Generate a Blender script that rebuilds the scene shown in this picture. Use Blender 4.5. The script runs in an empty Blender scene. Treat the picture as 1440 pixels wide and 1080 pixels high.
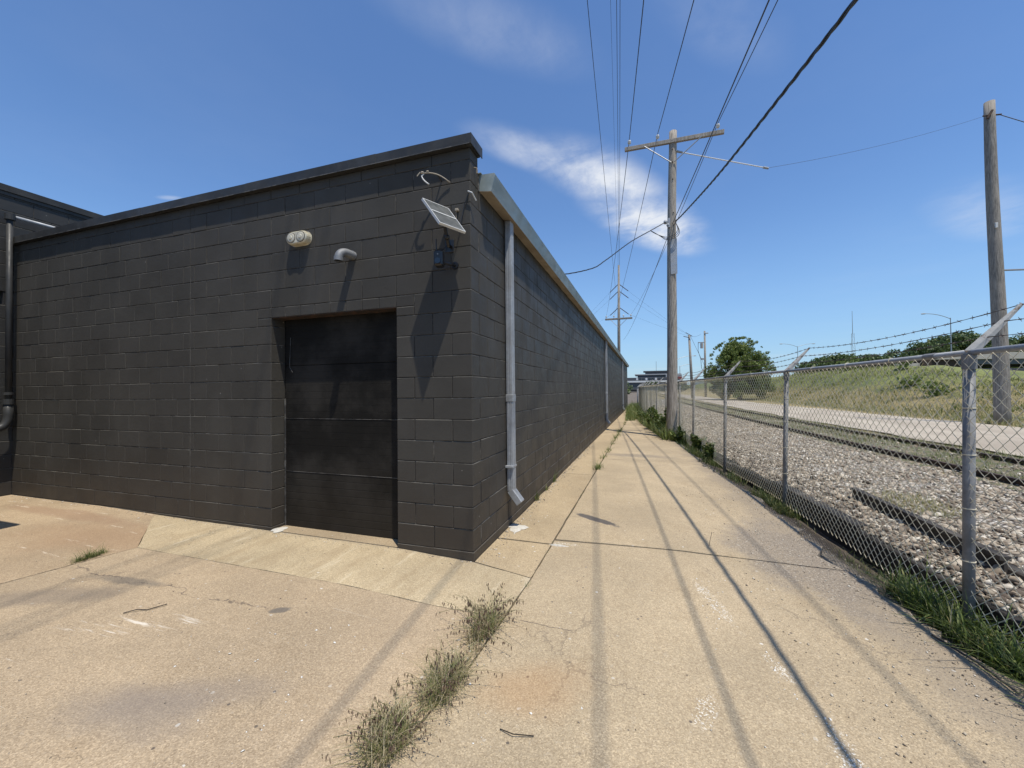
import bpy, bmesh, math, random
import numpy as np
from mathutils import Matrix, Vector
from mathutils.geometry import delaunay_2d_cdt

random.seed(7); RNG = np.random.default_rng(7)
scene = bpy.context.scene
COL = scene.collection

# ------------------------------------------------------------------ camera
F_PX, YAW, PITCH, ROLL = 568.66, 0.3186, 0.0154, -0.0106
CAM = Vector((1.5245, -3.4418, 1.4899))
fw = Vector((-math.sin(YAW)*math.cos(PITCH), math.cos(YAW)*math.cos(PITCH), math.sin(PITCH)))
r0 = Vector((math.cos(YAW), math.sin(YAW), 0)); u0 = r0.cross(fw)
rt = r0*math.cos(ROLL) + u0*math.sin(ROLL); up = -r0*math.sin(ROLL) + u0*math.cos(ROLL)
cam_d = bpy.data.cameras.new('camera'); cam = bpy.data.objects.new('camera', cam_d); COL.objects.link(cam)
m = Matrix.Identity(4)
for i in range(3):
    m[i][0] = rt[i]; m[i][1] = up[i]; m[i][2] = -fw[i]; m[i][3] = CAM[i]
cam.matrix_world = m
cam_d.sensor_width = 36; cam_d.lens = F_PX/1440*36; cam_d.clip_start = 0.05; cam_d.clip_end = 6000
scene.camera = cam

# ------------------------------------------------------------------ world, sun, exposure
SUN = Vector((1.1, -1.0, 4.3)).normalized()
sun_el = math.asin(SUN.z); sun_az = math.atan2(SUN.x, SUN.y)
w = bpy.data.worlds.new('World'); scene.world = w; w.use_nodes = True
wn, wl = w.node_tree.nodes, w.node_tree.links
wn.clear()
wo = wn.new('ShaderNodeOutputWorld'); bg = wn.new('ShaderNodeBackground'); bg.inputs[1].default_value = 0.097
sky = wn.new('ShaderNodeTexSky'); sky.sky_type = 'NISHITA'; sky.sun_disc = False
sky.sun_elevation = sun_el; sky.sun_rotation = sun_az
sky.air_density = 1.15; sky.dust_density = 0.25; sky.ozone_density = 1.6
wl.new(bg.outputs[0], wo.inputs[0])
sd = bpy.data.lights.new('sun', 'SUN'); sd.energy = 5.0; sd.angle = math.radians(0.53); sd.color = (1, .94, .835)
so = bpy.data.objects.new('sun', sd); COL.objects.link(so)
so.rotation_euler = SUN.to_track_quat('Z', 'Y').to_euler()
scene.view_settings.view_transform = 'Standard'; scene.view_settings.look = 'None'
scene.view_settings.exposure = 0.0; scene.view_settings.gamma = 1; scene.view_settings.use_curve_mapping = False

# ------------------------------------------------------------------ node helper
class NT:
    def __init__(s, tree): s.t = tree; s.n = tree.nodes; s.l = tree.links; s._p = None
    def _in(s, sock, v):
        if v is None: return
        if isinstance(v, bpy.types.NodeSocket): s.l.new(v, sock)
        elif isinstance(v, (tuple, list)):
            v = tuple(v)
            if sock.type == 'RGBA' and len(v) == 3: v = v + (1,)
            sock.default_value = v
        else: sock.default_value = v
    def pos(s):
        if s._p is None: s._p = s.n.new('ShaderNodeNewGeometry').outputs['Position']
        return s._p
    def rnd(s): return s.n.new('ShaderNodeNewGeometry').outputs['Random Per Island']
    def objrnd(s): return s.n.new('ShaderNodeObjectInfo').outputs['Random']
    def math(s, op, a, b=None, c=None, clamp=False):
        k = s.n.new('ShaderNodeMath'); k.operation = op; k.use_clamp = clamp
        s._in(k.inputs[0], a); s._in(k.inputs[1], b); s._in(k.inputs[2], c); return k.outputs[0]
    def vmath(s, op, a, b=None):
        k = s.n.new('ShaderNodeVectorMath'); k.operation = op
        s._in(k.inputs[0], a); s._in(k.inputs[1], b); return k.outputs[0]
    def scale(s, v, sc, off=(0, 0, 0), rot=0):
        k = s.n.new('ShaderNodeMapping'); s._in(k.inputs[0], v)
        k.inputs['Location'].default_value = off; k.inputs['Scale'].default_value = sc; k.inputs['Rotation'].default_value = (0, 0, rot)
        return k.outputs[0]
    def noise(s, sc, det=4, rough=.55, vec=None, dist=0, color=False):
        k = s.n.new('ShaderNodeTexNoise'); s._in(k.inputs['Vector'], vec if vec is not None else s.pos())
        k.inputs['Scale'].default_value = sc; k.inputs['Detail'].default_value = det
        k.inputs['Roughness'].default_value = rough; k.inputs['Distortion'].default_value = dist
        return k.outputs[1 if color else 0]
    def voro(s, sc, vec=None, feat='F1', out='Distance', rand=1):
        k = s.n.new('ShaderNodeTexVoronoi'); k.feature = feat; s._in(k.inputs['Vector'], vec if vec is not None else s.pos())
        k.inputs['Scale'].default_value = sc; k.inputs['Randomness'].default_value = rand
        return k.outputs[out]
    def ramp(s, v, lo, hi, a=0., b=1.):
        k = s.n.new('ShaderNodeMapRange'); k.interpolation_type = 'SMOOTHSTEP'
        s._in(k.inputs[0], v); s._in(k.inputs[1], lo); s._in(k.inputs[2], hi); s._in(k.inputs[3], a); s._in(k.inputs[4], b); return k.outputs[0]
    def mix(s, f, a, b, mode='MIX'):
        k = s.n.new('ShaderNodeMix'); k.data_type = 'RGBA'; k.blend_type = mode
        s._in(k.inputs[0], f); s._in(k.inputs[6], a); s._in(k.inputs[7], b); return k.outputs[2]
    def cramp(s, v, stops):
        k = s.n.new('ShaderNodeValToRGB'); s._in(k.inputs[0], v); e = k.color_ramp.elements
        while len(e) < len(stops): e.new(.5)
        for el, (p, c) in zip(e, stops): el.position = p; el.color = (*c, 1)
        return k.outputs[0]
    def xyz(s, v):
        k = s.n.new('ShaderNodeSeparateXYZ'); s._in(k.inputs[0], v); return k.outputs
    def blob(s, cx, cy, rx, ry, rot=0, soft=.5, nz=.35, nsc=3., vec=None, axes='xy'):
        """soft-edged ellipse with a ragged outline, in world metres"""
        p = s.xyz(vec if vec is not None else s.pos()); i, j = 'xyz'.index(axes[0]), 'xyz'.index(axes[1])
        x = s.math('SUBTRACT', p[i], cx); y = s.math('SUBTRACT', p[j], cy)
        c, sn = math.cos(rot), math.sin(rot)
        u = s.math('DIVIDE', s.math('ADD', s.math('MULTIPLY', x, c), s.math('MULTIPLY', y, sn)), rx)
        v = s.math('DIVIDE', s.math('SUBTRACT', s.math('MULTIPLY', y, c), s.math('MULTIPLY', x, sn)), ry)
        d = s.math('SQRT', s.math('ADD', s.math('MULTIPLY', u, u), s.math('MULTIPLY', v, v)))
        d = s.math('ADD', d, s.math('MULTIPLY', s.math('SUBTRACT', s.noise(nsc, 5, .6, vec=vec), .5), nz*2))
        return s.ramp(d, 1-soft*.5, 1+soft*.5, 1, 0)

def mat(name, fn, rough=.8, metal=0., bump=None, spec=None):
    M = bpy.data.materials.new(name); M.use_nodes = True; t = M.node_tree; t.nodes.clear()
    N = NT(t); o = t.nodes.new('ShaderNodeOutputMaterial'); b = t.nodes.new('ShaderNodeBsdfPrincipled')
    t.links.new(b.outputs[0], o.inputs[0])
    r = fn(N); c, ro, h, hs = (list(r) + [None]*4)[:4] if isinstance(r, tuple) and not (len(r) == 3 and all(isinstance(q, (int, float)) for q in r)) else (r, None, None, None)
    N._in(b.inputs['Base Color'], c); N._in(b.inputs['Roughness'], ro if ro is not None else rough); b.inputs['Metallic'].default_value = metal
    if spec is not None: b.inputs['Specular IOR Level'].default_value = spec
    if h is not None:
        k = t.nodes.new('ShaderNodeBump'); k.inputs['Strength'].default_value = 1; k.inputs['Distance'].default_value = hs or .002
        t.links.new(h, k.inputs['Height']); t.links.new(k.outputs[0], b.inputs['Normal'])
    return M

# clouds: thin cirrus on a plane far up, mixed over the sky
def world_nodes():
    N = NT(w.node_tree)
    g = wn.new('ShaderNodeTexCoord').outputs['Generated']
    p = N.xyz(g); z = N.math('MAXIMUM', p[2], .02)
    cmb = wn.new('ShaderNodeCombineXYZ'); N._in(cmb.inputs[0], N.math('DIVIDE', p[0], z)); N._in(cmb.inputs[1], N.math('DIVIDE', p[1], z))
    v = cmb.outputs[0]
    warp = N.vmath('ADD', v, N.vmath('MULTIPLY', N.vmath('SUBTRACT', N.noise(.9, 4, .55, vec=v, color=True), (.5, .5, .5)), (.35, .35, 0)))
    st = N.scale(warp, (1.2, 1.2, 1), rot=math.radians(28))
    f = N.noise(1.6, 8, .62, vec=st, dist=.3)
    fine = N.noise(7, 6, .62, vec=N.scale(warp, (1.0, .35, 1), rot=math.radians(28)))
    f = N.math('ADD', N.math('MULTIPLY', f, .75), N.math('MULTIPLY', fine, .25))
    tot = None
    for cx, cy, rx, ry, rot, amp in CLOUDS:
        b = N.blob(cx, cy, rx, ry, rot, 1.5, .22, 2.0, vec=v)
        b = N.math('MULTIPLY', b, amp)
        tot = b if tot is None else N.math('MAXIMUM', tot, b)
    m_ = N.math('MULTIPLY', N.ramp(f, .30, .68), tot)
    haze = N.math('MULTIPLY', N.ramp(N.noise(.7, 5, .6, vec=warp), .45, .8), .035)
    m_ = N.math('MAXIMUM', m_, haze)
    m_ = N.math('MULTIPLY', m_, N.ramp(p[2], .02, .1))
    tint = N.mix(1, sky.outputs[0], SKY_TINT, 'MULTIPLY')
    hz = N.math('MULTIPLY', N.ramp(p[2], .40, -.02), .5)
    base = N.mix(hz, tint, (3.1, 5.3, 8.4))
    c = N.mix(N.math('MINIMUM', m_, .95), base, (8.4, 8.8, 9.5))
    wl.new(c, bg.inputs[0])
CLOUDS = [(-.40, 1.68, .26, .09, .9, .75), (-.17, 1.98, .34, .14, 1.05, 1.25), (.07, 2.62, .50, .17, 1.15, 1.4), (-.38, 1.04, .24, .09, .75, .24), (.22, 1.22, .22, .08, .9, .13),
          (1.9, 3.1, .5, .16, .9, .30), (-2.29, 1.40, .05, .02, .3, .35), (1.0, 21.5, 1.6, .8, 0, .75), (6.1, 15.5, 2.4, .7, .4, .5), (4.2, 3.0, .6, .2, .8, .2), (-3, -2, 1.2, .4, .5, .3), (2, -3, 1.5, .3, .2, .25)]
SKY_TINT = (.98, 1.25, 1.60)
world_nodes()

# ------------------------------------------------------------------ mesh helpers
def link(o, parent=None, label=None, cat=None, group=None, kind=None):
    COL.objects.link(o)
    if parent is not None: o.parent = parent
    if label: o['label'] = label
    if cat: o['category'] = cat
    if group: o['group'] = group
    if kind: o['kind'] = kind
    return o
def mesh_obj(name, V, Fc, m_, parent=None, smooth=False, **k):
    me = bpy.data.meshes.new(name); me.from_pydata([tuple(map(float, v)) for v in V], [], [tuple(map(int, f)) for f in Fc]); me.update()
    if smooth: me.polygons.foreach_set('use_smooth', [True]*len(me.polygons))
    me.materials.append(m_)
    return link(bpy.data.objects.new(name, me), parent, **k)
def np_obj(name, V, Fa, m_, parent=None, smooth=False, **k):
    """V (n,3) and Fa (m,3|4) numpy arrays, fast path"""
    me = bpy.data.meshes.new(name); n = Fa.shape[1]
    me.vertices.add(len(V)); me.vertices.foreach_set('co', np.ascontiguousarray(V, dtype=np.float32).ravel())
    me.loops.add(Fa.size); me.loops.foreach_set('vertex_index', Fa.astype(np.int32).ravel())
    me.polygons.add(len(Fa)); me.polygons.foreach_set('loop_start', np.arange(0, Fa.size, n, dtype=np.int32))
    try: me.polygons.foreach_set('loop_total', np.full(len(Fa), n, dtype=np.int32))
    except Exception: pass
    me.update(calc_edges=True)
    if smooth: me.polygons.foreach_set('use_smooth', np.ones(len(Fa), dtype=bool))
    me.materials.append(m_)
    return link(bpy.data.objects.new(name, me), parent, **k)
def empty(name, loc, label, cat, group=None):
    o = bpy.data.objects.new(name, None); o.empty_display_size = .2; o.location = loc
    return link(o, None, label, cat, group)
def keep(o, parent):      # parent while keeping world coordinates baked in the mesh
    o.parent = parent; o.matrix_parent_inverse = Matrix.Translation(parent.location).inverted(); return o

def _cbox_faces():
    vid = lambda s3, k: ((s3[0]*2+s3[1])*2+s3[2])*3+k
    fs = []
    for k in range(3):
        i, j = [a for a in range(3) if a != k]
        for sg in (0, 1):
            q = []
            for (a, b) in ((0, 0), (1, 0), (1, 1), (0, 1)):
                s3 = [0]*3; s3[k] = sg; s3[i] = a; s3[j] = b; q.append(vid(s3, k))
            fs.append(q)
        for a in (0, 1):
            for b in (0, 1):
                s0 = [0]*3; s0[i] = a; s0[j] = b; s1 = list(s0); s1[k] = 1
                fs.append([vid(s0, i), vid(s1, i), vid(s1, j), vid(s0, j)])
    for a in (0, 1):
        for b in (0, 1):
            for c in (0, 1): fs.append([vid((a, b, c), 0), vid((a, b, c), 1), vid((a, b, c), 2)])
    return fs
CF = _cbox_faces()
def cbox_verts(lo, hi, c):
    V = []
    for a in (0, 1):
        for b in (0, 1):
            for d in (0, 1):
                s3 = (a, b, d)
                for k in range(3):
                    p = []
                    for ax in range(3):
                        v = (lo, hi)[s3[ax]][ax]
                        if ax != k: v += c*(1 if s3[ax] == 0 else -1)
                        p.append(v)
                    V.append(p)
    return np.array(V)
_o = cbox_verts((-1, -1, -1), (1, 1, 1), .1)
for f in CF:
    P = _o[f]; nrm = np.cross(P[1]-P[0], P[2]-P[0])
    if nrm @ P.mean(0) < 0: f.reverse()
class MB:
    def __init__(s): s.V = []; s.F = []
    def add(s, V, Fc):
        b = len(s.V); s.V += [tuple(v) for v in V]; s.F += [tuple(i+b for i in f) for f in Fc]; return s
    def box(s, lo, hi, c=.003, M=None):
        V = cbox_verts(lo, hi, c)
        if M is not None: V = [M @ Vector(v) for v in V]
        return s.add(V, CF)
    def tube(s, pts, r, n=8, caps=True, rfn=None):
        pts = [Vector(p) for p in pts]; V = []; prev = None
        for i, p in enumerate(pts):
            d = (pts[min(i+1, len(pts)-1)] - pts[max(i-1, 0)]).normalized()
            if prev is None:
                a = Vector((0, 0, 1)) if abs(d.z) < .9 else Vector((1, 0, 0)); x = d.cross(a).normalized()
            else: x = (prev - d*prev.dot(d)).normalized()
            prev = x; y = d.cross(x); rr = r[i] if isinstance(r, (list, tuple)) else r
            for k in range(n):
                a = 2*math.pi*k/n; V.append(p + x*math.cos(a)*rr + y*math.sin(a)*rr)
        Fc = [(i*n+k, i*n+(k+1) % n, (i+1)*n+(k+1) % n, (i+1)*n+k) for i in range(len(pts)-1) for k in range(n)]
        if caps: Fc += [tuple(range(n))[::-1], tuple((len(pts)-1)*n+k for k in range(n))]
        return s.add(V, Fc)
    def ell(s, c, r, n=10, m_=6):
        V = []; Fc = []
        for i in range(m_+1):
            t = math.pi*i/m_
            for k in range(n):
                a = 2*math.pi*k/n; V.append((c[0]+r[0]*math.sin(t)*math.cos(a), c[1]+r[1]*math.sin(t)*math.sin(a), c[2]+r[2]*math.cos(t)))
        for i in range(m_):
            for k in range(n): Fc.append((i*n+k, (i+1)*n+k, (i+1)*n+(k+1) % n, i*n+(k+1) % n))
        return s.add(V, Fc)
    def obj(s, name, m_, parent=None, smooth=False, **k):
        o = mesh_obj(name, s.V, s.F, m_, None, smooth, **k)
        if parent is not None: keep(o, parent)
        return o
def box(name, lo, hi, m_, parent=None, c=.003, **k): return MB().box(lo, hi, c).obj(name, m_, parent, **k)
def bez(p0, p1, p2, n=10):
    p0, p1, p2 = Vector(p0), Vector(p1), Vector(p2)
    return [p0*(1-t)**2 + p1*2*t*(1-t) + p2*t*t for t in [i/n for i in range(n+1)]]

# ------------------------------------------------------------------ materials
def concrete(name, tint, seed=0., light=1., extra=None):
    def fn(N):
        p = N.scale(N.pos(), (1, 1, 1), off=(seed, seed*1.7, 0))
        a = N.mix(N.ramp(N.noise(.8, 6, .65, vec=p), .3, .7), tuple(t*.86 for t in tint), tuple(t*1.12 for t in tint))
        a = N.mix(N.math('MULTIPLY', N.ramp(N.noise(3.1, 7, .7, vec=p), .5, .72), .3), a, (tint[0]*.66, tint[1]*.6, tint[2]*.52))
        sp = N.xyz(N.voro(160, out='Color'))[0]
        a = N.mix(.55, a, N.cramp(sp, [(0, (.28, .25, .22)), (.3, (.43, .41, .38)), (.55, (.5, .5, .5)), (.8, (.60, .58, .54)), (1, (.82, .82, .8))]), 'OVERLAY')
        a = N.mix(N.math('MULTIPLY', N.ramp(N.noise(48, 3, .6), .56, .70), .22), a, (tint[0]*.62, tint[1]*.58, tint[2]*.52))
        a = N.mix(N.math('MULTIPLY', N.ramp(N.noise(30, 4, .7, vec=N.scale(N.pos(), (1, 1, 1), off=(5, 2, 0))), .60, .70), .16), a, (.60, .54, .44))
        # sparse broken pale chips and dark grit pits
        cc = N.xyz(N.voro(21, out='Color')); cd = N.voro(21)
        chip = N.math('MULTIPLY', N.ramp(cc[0], .955, .965), N.ramp(N.math('ADD', cd, N.math('MULTIPLY', N.noise(90, 2), .25)), .36, .30))
        chip = N.math('MULTIPLY', chip, N.ramp(N.noise(1.3, 3, .6, vec=p), .45, .6))
        a = N.mix(N.math('MULTIPLY', chip, .8), a, (.62, .59, .52))
        pit = N.math('MULTIPLY', N.ramp(cc[1], .965, .975), N.ramp(cd, .22, .12))
        a = N.mix(N.math('MULTIPLY', pit, .8), a, (.06, .05, .045))
        wv = N.vmath('ADD', N.pos(), N.vmath('MULTIPLY', N.vmath('SUBTRACT', N.noise(1.6, 6, .65, color=True), (.5, .5, .5)), (.9, .9, 0)))
        ck = N.voro(.55, vec=N.scale(wv, (1, .8, .01), off=(seed*3.1, seed, 0)), feat='DISTANCE_TO_EDGE')
        ck = N.math('MULTIPLY', N.ramp(ck, .0042, .0012), N.ramp(N.noise(.9, 4, .6, vec=N.scale(N.pos(), (1, 1, 1), off=(seed, 7, 0))), .47, .56))
        a = N.mix(N.math('MULTIPLY', ck, .35), a, (.10, .078, .058))
        if extra: a = extra(N, a)
        a = N.mix(1, a, (light, light, light), 'MULTIPLY')
        h = N.math('ADD', N.noise(130, 3, .6), N.math('MULTIPLY', N.voro(125), .6))
        h = N.math('ADD', h, N.math('MULTIPLY', N.noise(14, 5, .6), 1.2))
        return a, .88, h, .0035
    return mat(name, fn)
def stains_walk(N, a):
    tar = N.blob(.93, 1.55, .33, .065, math.radians(-33), .35, .45, 9)
    a = N.mix(N.math('MULTIPLY', tar, .85), a, (.055, .052, .055))
    a = N.mix(N.math('MULTIPLY', N.blob(.95, -1.35, .24, .15, .6, 1.6, .7, 4), .34), a, (.40, .22, .09))
    a = N.mix(N.math('MULTIPLY', N.blob(1.25, 6.6, .75, .22, 0, 1., .5, 3), .45), a, (.14, .125, .11))
    # grit and grey grime bleeding in from the shoulder
    x = N.xyz(N.pos()); e = N.math('ADD', N.math('SUBTRACT', x[0], N.math('MULTIPLY', x[1], -.075)), N.math('MULTIPLY', N.noise(1.7, 6, .7), .9))
    g = N.ramp(e, 3.25, 3.6)
    a = N.mix(N.math('MULTIPLY', g, .5), a, (.21, .175, .135))
    g2 = N.math('MULTIPLY', N.ramp(e, 2.8, 3.4), N.ramp(N.noise(60, 4, .7), .56, .66))
    a = N.mix(N.math('MULTIPLY', g2, .8), a, (.09, .08, .07))
    g3 = N.blob(2.85, 1.15, .5, 1.0, .12, .6, .6, 3)
    a = N.mix(N.math('MULTIPLY', g3, .7), a, (.225, .185, .14))
    a = N.mix(N.math('MULTIPLY', N.math('MULTIPLY', g3, N.ramp(N.noise(70, 4, .7), .5, .6)), .7), a, (.10, .085, .07))
    a = N.mix(N.math('MULTIPLY', N.math('MULTIPLY', g3, N.ramp(N.noise(62, 4, .7, vec=N.scale(N.pos(), (1, 1, 1), off=(3, 1, 0))), .56, .62)), .7), a, (.50, .45, .37))
    for cx, cy, rx, ry, ro in [(1.78, -1.25, .05, .14, -.3), (2.33, -1.33, .05, .18, -.1), (2.22, -.75, .04, .12, .4), (1.98, -.1, .05, .3, .3), (.68, .67, .2, .03, 0)]:
        b = N.math('MULTIPLY', N.blob(cx, cy, rx, ry, ro, .5, .8, 16), N.ramp(N.noise(75, 3, .7), .55, .59))
        a = N.mix(N.math('MULTIPLY', b, .85), a, (.70, .66, .57))
    y = x[1]   # hairline crack
    cr = N.math('ABSOLUTE', N.math('SUBTRACT', N.math('ADD', y, N.math('MULTIPLY', N.noise(4, 5, .6), .12)), -.72))
    cr = N.math('MULTIPLY', N.ramp(cr, .006, .001), N.math('MULTIPLY', N.ramp(x[0], 1.15, .95), N.ramp(x[0], .3, .5)))
    a = N.mix(N.math('MULTIPLY', cr, .8), a, (.07, .055, .045))
    return a
def stains_drive(N, a):
    a = N.mix(N.math('MULTIPLY', N.blob(-.85, -2.13, .34, .13, .1, 1.5, .8, 4), .42), a, (.20, .17, .145))
    a = N.mix(N.math('MULTIPLY', N.blob(-.72, -1.98, .4, .10, .5, 1.5, .8, 4), .36), a, (.19, .16, .14))
    a = N.mix(N.math('MULTIPLY', N.blob(-2.8, -1.62, .5, .12, .4, 1, .6, 4), .5), a, (.17, .14, .11))
    a = N.mix(N.math('MULTIPLY', N.blob(-.95, -1.23, .07, .04, .6, .5, .5, 14), .7), a, (.09, .085, .08))
    a = N.mix(N.math('MULTIPLY', N.blob(-2.55, -1.27, .35, .05, .1, .8, .8, 9), .55), a, (.11, .10, .085))
    p = N.pos(); x = N.xyz(p)
    # pale scrapes running off to the lower left
    s_ = N.scale(p, (1.1, 13, 1), rot=math.radians(24))
    sc = N.math('MULTIPLY', N.ramp(N.noise(2.2, 5, .7, vec=s_), .55, .66), N.blob(-1.72, -1.66, .42, .11, .35, .7, .5, 3))
    a = N.mix(N.math('MULTIPLY', sc, .8), a, (.70, .64, .54))
    s2 = N.math('MULTIPLY', N.ramp(N.noise(1.4, 5, .7, vec=N.scale(p, (.8, 18, 1), rot=math.radians(31))), .66, .72), .45)
    a = N.mix(s2, a, (.66, .60, .50))
    cr = N.math('ABSOLUTE', N.math('SUBTRACT', N.math('ADD', x[1], N.math('MULTIPLY', N.noise(3, 6, .65), .35)), -1.08))
    cr = N.math('MULTIPLY', N.ramp(cr, .010, .001), N.math('MULTIPLY', N.ramp(x[0], -.9, -1.15), N.ramp(N.noise(9, 3), .42, .52)))
    a = N.mix(N.math('MULTIPLY', cr, .7), a, (.09, .07, .055))
    return a
def stains_apron(N, a):
    s_ = N.scale(N.pos(), (5, .9, 1), rot=math.radians(-38))
    a = N.mix(N.math('MULTIPLY', N.ramp(N.noise(1.6, 5, .6, vec=s_), .45, .75), .4), a, (.27, .19, .105))
    s3 = N.scale(N.pos(), (7, 1, 1), rot=math.radians(-40))
    a = N.mix(N.math('MULTIPLY', N.ramp(N.noise(1.3, 4, .6, vec=s3), .6, .7), .35), a, (.66, .58, .42))
    a = N.mix(N.math('MULTIPLY', N.ramp(N.math('ADD', N.xyz(N.pos())[1], N.math('MULTIPLY', N.noise(6, 5), .1)), -.03, .08), .4), a, (.17, .14, .11))
    return a
def stains_left(N, a):
    a = N.mix(N.math('MULTIPLY', N.blob(-4.0, -.72, 1.0, .33, .2, 1.4, .8, 2.5), .34), a, (.29, .16, .08))
    a = N.mix(N.math('MULTIPLY', N.blob(-5.4, -.35, 1.2, .12, 0, .8, .6, 3), .5), a, (.25, .15, .09))
    s_ = N.scale(N.pos(), (1.0, 11, 1), rot=math.radians(-16))
    a = N.mix(N.math('MULTIPLY', N.ramp(N.noise(1.6, 5, .7, vec=s_), .62, .68), .7), a, (.68, .58, .46))
    return a
M_walk = concrete('walkway_concrete', (.385, .307, .200), 0, 1, stains_walk)
M_strip = concrete('wall_strip_concrete', (.365, .285, .177), 9, 1)
M_apron = concrete('apron_concrete', (.42, .34, .218), 4, 1, stains_apron)
M_drive = concrete('drive_concrete', (.378, .293, .193), 2, 1, stains_drive)
M_left = concrete('stained_concrete', (.365, .278, .180), 6, 1, stains_left)

def paint_fn(tint, bumpiness=1., dust=True):
    def fn(N):
        x = N.xyz(N.pos())
        a = N.mix(N.ramp(N.noise(1.1, 6, .6), .3, .7), tuple(t*.86 for t in tint), tuple(t*1.15 for t in tint))
        a = N.mix(N.math('MULTIPLY', N.ramp(N.noise(.9, 5, .65, vec=N.scale(N.pos(), (1.6, 1.6, .22))), .48, .75), .5), a, tuple(t*1.45 for t in tint))
        a = N.mix(N.math('MULTIPLY', N.math('ADD', N.rnd(), N.objrnd()), .13), a, tuple(t*1.9 for t in tint))
        if dust:   # brown splash-back dirt low on the wall
            d = N.ramp(N.math('ADD', x[2], N.math('MULTIPLY', N.noise(2.2, 6, .7), .9)), 1.5, .25)
            a = N.mix(N.math('MULTIPLY', d, .55), a, (.062, .047, .034))
            d2 = N.ramp(N.math('ADD', x[2], N.math('MULTIPLY', N.noise(7, 5, .7), .16)), .13, .0)
            a = N.mix(N.math('MULTIPLY', d2, .5), a, (.10, .082, .06))
        fl = N.math('MULTIPLY', N.ramp(N.xyz(N.voro(9, out='Color'))[0], .955, .965), N.ramp(N.math('ADD', N.voro(9), N.math('MULTIPLY', N.noise(60, 3), .16)), .15, .12))
        a = N.mix(N.math('MULTIPLY', fl, .55), a, (.40, .38, .35))
        fl2 = N.math('MULTIPLY', N.ramp(N.noise(26, 5, .75), .735, .75), .6)
        a = N.mix(fl2, a, (.30, .285, .26))
        nz_ = N.xyz(N.n.new('ShaderNodeNewGeometry').outputs['True Normal'])[2]   # dust on the upper arrises, their sun-caught edge painted in with it
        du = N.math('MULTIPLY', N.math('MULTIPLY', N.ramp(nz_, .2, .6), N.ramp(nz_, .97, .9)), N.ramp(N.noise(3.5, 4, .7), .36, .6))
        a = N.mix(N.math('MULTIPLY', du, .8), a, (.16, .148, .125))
        h = N.math('ADD', N.math('MULTIPLY', N.noise(160, 4, .7), bumpiness), N.math('MULTIPLY', N.noise(22, 3, .5), .7))
        r = N.ramp(N.noise(3, 4), .3, .7, .42, .62)
        return a, r, h, .0022
    return fn
BLK = (.056, .0515, .044)
M_paint = mat('black_painted_block', paint_fn(BLK), spec=.11)
M_paint_old = mat('black_painted_annex', paint_fn((.036, .035, .033)), spec=.3)
M_core = mat('painted_mortar', lambda N: (N.mix(N.ramp(N.noise(4, 5, .75), .48, .64), (.018, .016, .015), (.17, .155, .13)), .8, N.noise(90, 3), .003))
M_jointpale = mat('pale_joint_sealant', lambda N: (N.mix(N.ramp(N.noise(6, 4, .7), .4, .6), (.05, .046, .04), (.12, .112, .095)), .85))
M_fascia = mat('black_metal_fascia', lambda N: (N.mix(N.ramp(N.noise(2.5, 5, .6), .4, .7), (.032, .032, .031), (.052, .051, .048)), N.ramp(N.noise(6, 3), .3, .7, .4, .6), N.noise(5, 3), .006), spec=.3)
M_door = mat('black_door_paint', lambda N: (
    N.mix(N.math('MULTIPLY', N.ramp(N.math('ADD', N.xyz(N.pos())[2], N.math('MULTIPLY', N.noise(2.5, 5), .5)), 1.1, .1), .6),
          N.mix(N.ramp(N.noise(1.8, 6, .65), .38, .68), (.014, .013, .0115), (.034, .031, .027)), (.036, .029, .021)),
    N.ramp(N.noise(3, 4), .3, .7, .45, .65), N.math('ADD', N.noise(40, 4, .6), N.math('MULTIPLY', N.noise(4, 3), 2)), .0012), spec=.06)
M_scratch = mat('bare_seam_edge', lambda N: (N.mix(N.ramp(N.noise(8, 3), .4, .6), (.04, .038, .035), (.12, .112, .10)), .6))
M_rustlintel = mat('rusty_lintel', lambda N: (N.mix(N.ramp(N.noise(9, 5, .7), .4, .62), (.018, .014, .012), (.06, .03, .018)), .85, N.noise(40, 4), .002))
def galv(base=(.42, .44, .46), dirt=(.28, .25, .21), amt=.35, streak=None):
    def fn(N):
        v = N.xyz(N.voro(45, out='Color'))[0]
        a = N.mix(.22, base, N.cramp(v, [(0, (.3, .3, .3)), (1, (.7, .7, .7))]), 'OVERLAY')
        a = N.mix(N.math('MULTIPLY', N.ramp(N.noise(4, 6, .7), .42, .72), amt), a, dirt)
        return a, N.ramp(N.noise(7, 4), .3, .7, .45, .65), N.noise(9, 3), .001
    return fn
M_galv = mat('galvanized_steel', galv((.34, .355, .37), (.20, .185, .16), .5), metal=.3)
M_post = mat('weathered_fence_pipe', galv((.22, .222, .222), (.11, .10, .09), .6), metal=.05, spec=.25)
M_vent = mat('dull_vent_metal', galv((.20, .205, .21), (.12, .11, .10), .5), metal=.3)
M_arm = mat('weathered_barb_arm', lambda N: (N.mix(N.ramp(N.noise(18, 6, .75), .5, .64), (.48, .465, .43), (.20, .145, .10)), .75, N.noise(30, 3), .002))
M_wire = mat('galvanized_wire', galv((.74, .67, .50), (.42, .35, .24), .5), metal=.05, spec=.4)
M_barb = mat('rusty_barbed_wire', lambda N: (N.mix(N.noise(30, 2), (.06, .045, .04), (.15, .12, .10)), .6), metal=.4)
M_gutter = mat('green_grey_gutter', lambda N: (N.mix(N.ramp(N.noise(1.7, 6, .7, vec=N.scale(N.pos(), (3, .5, 3))), .35, .7), (.235, .275, .262), (.34, .375, .355)), N.ramp(N.noise(4, 3), .3, .7, .35, .6), N.noise(5, 3), .003), metal=.25)
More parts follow.
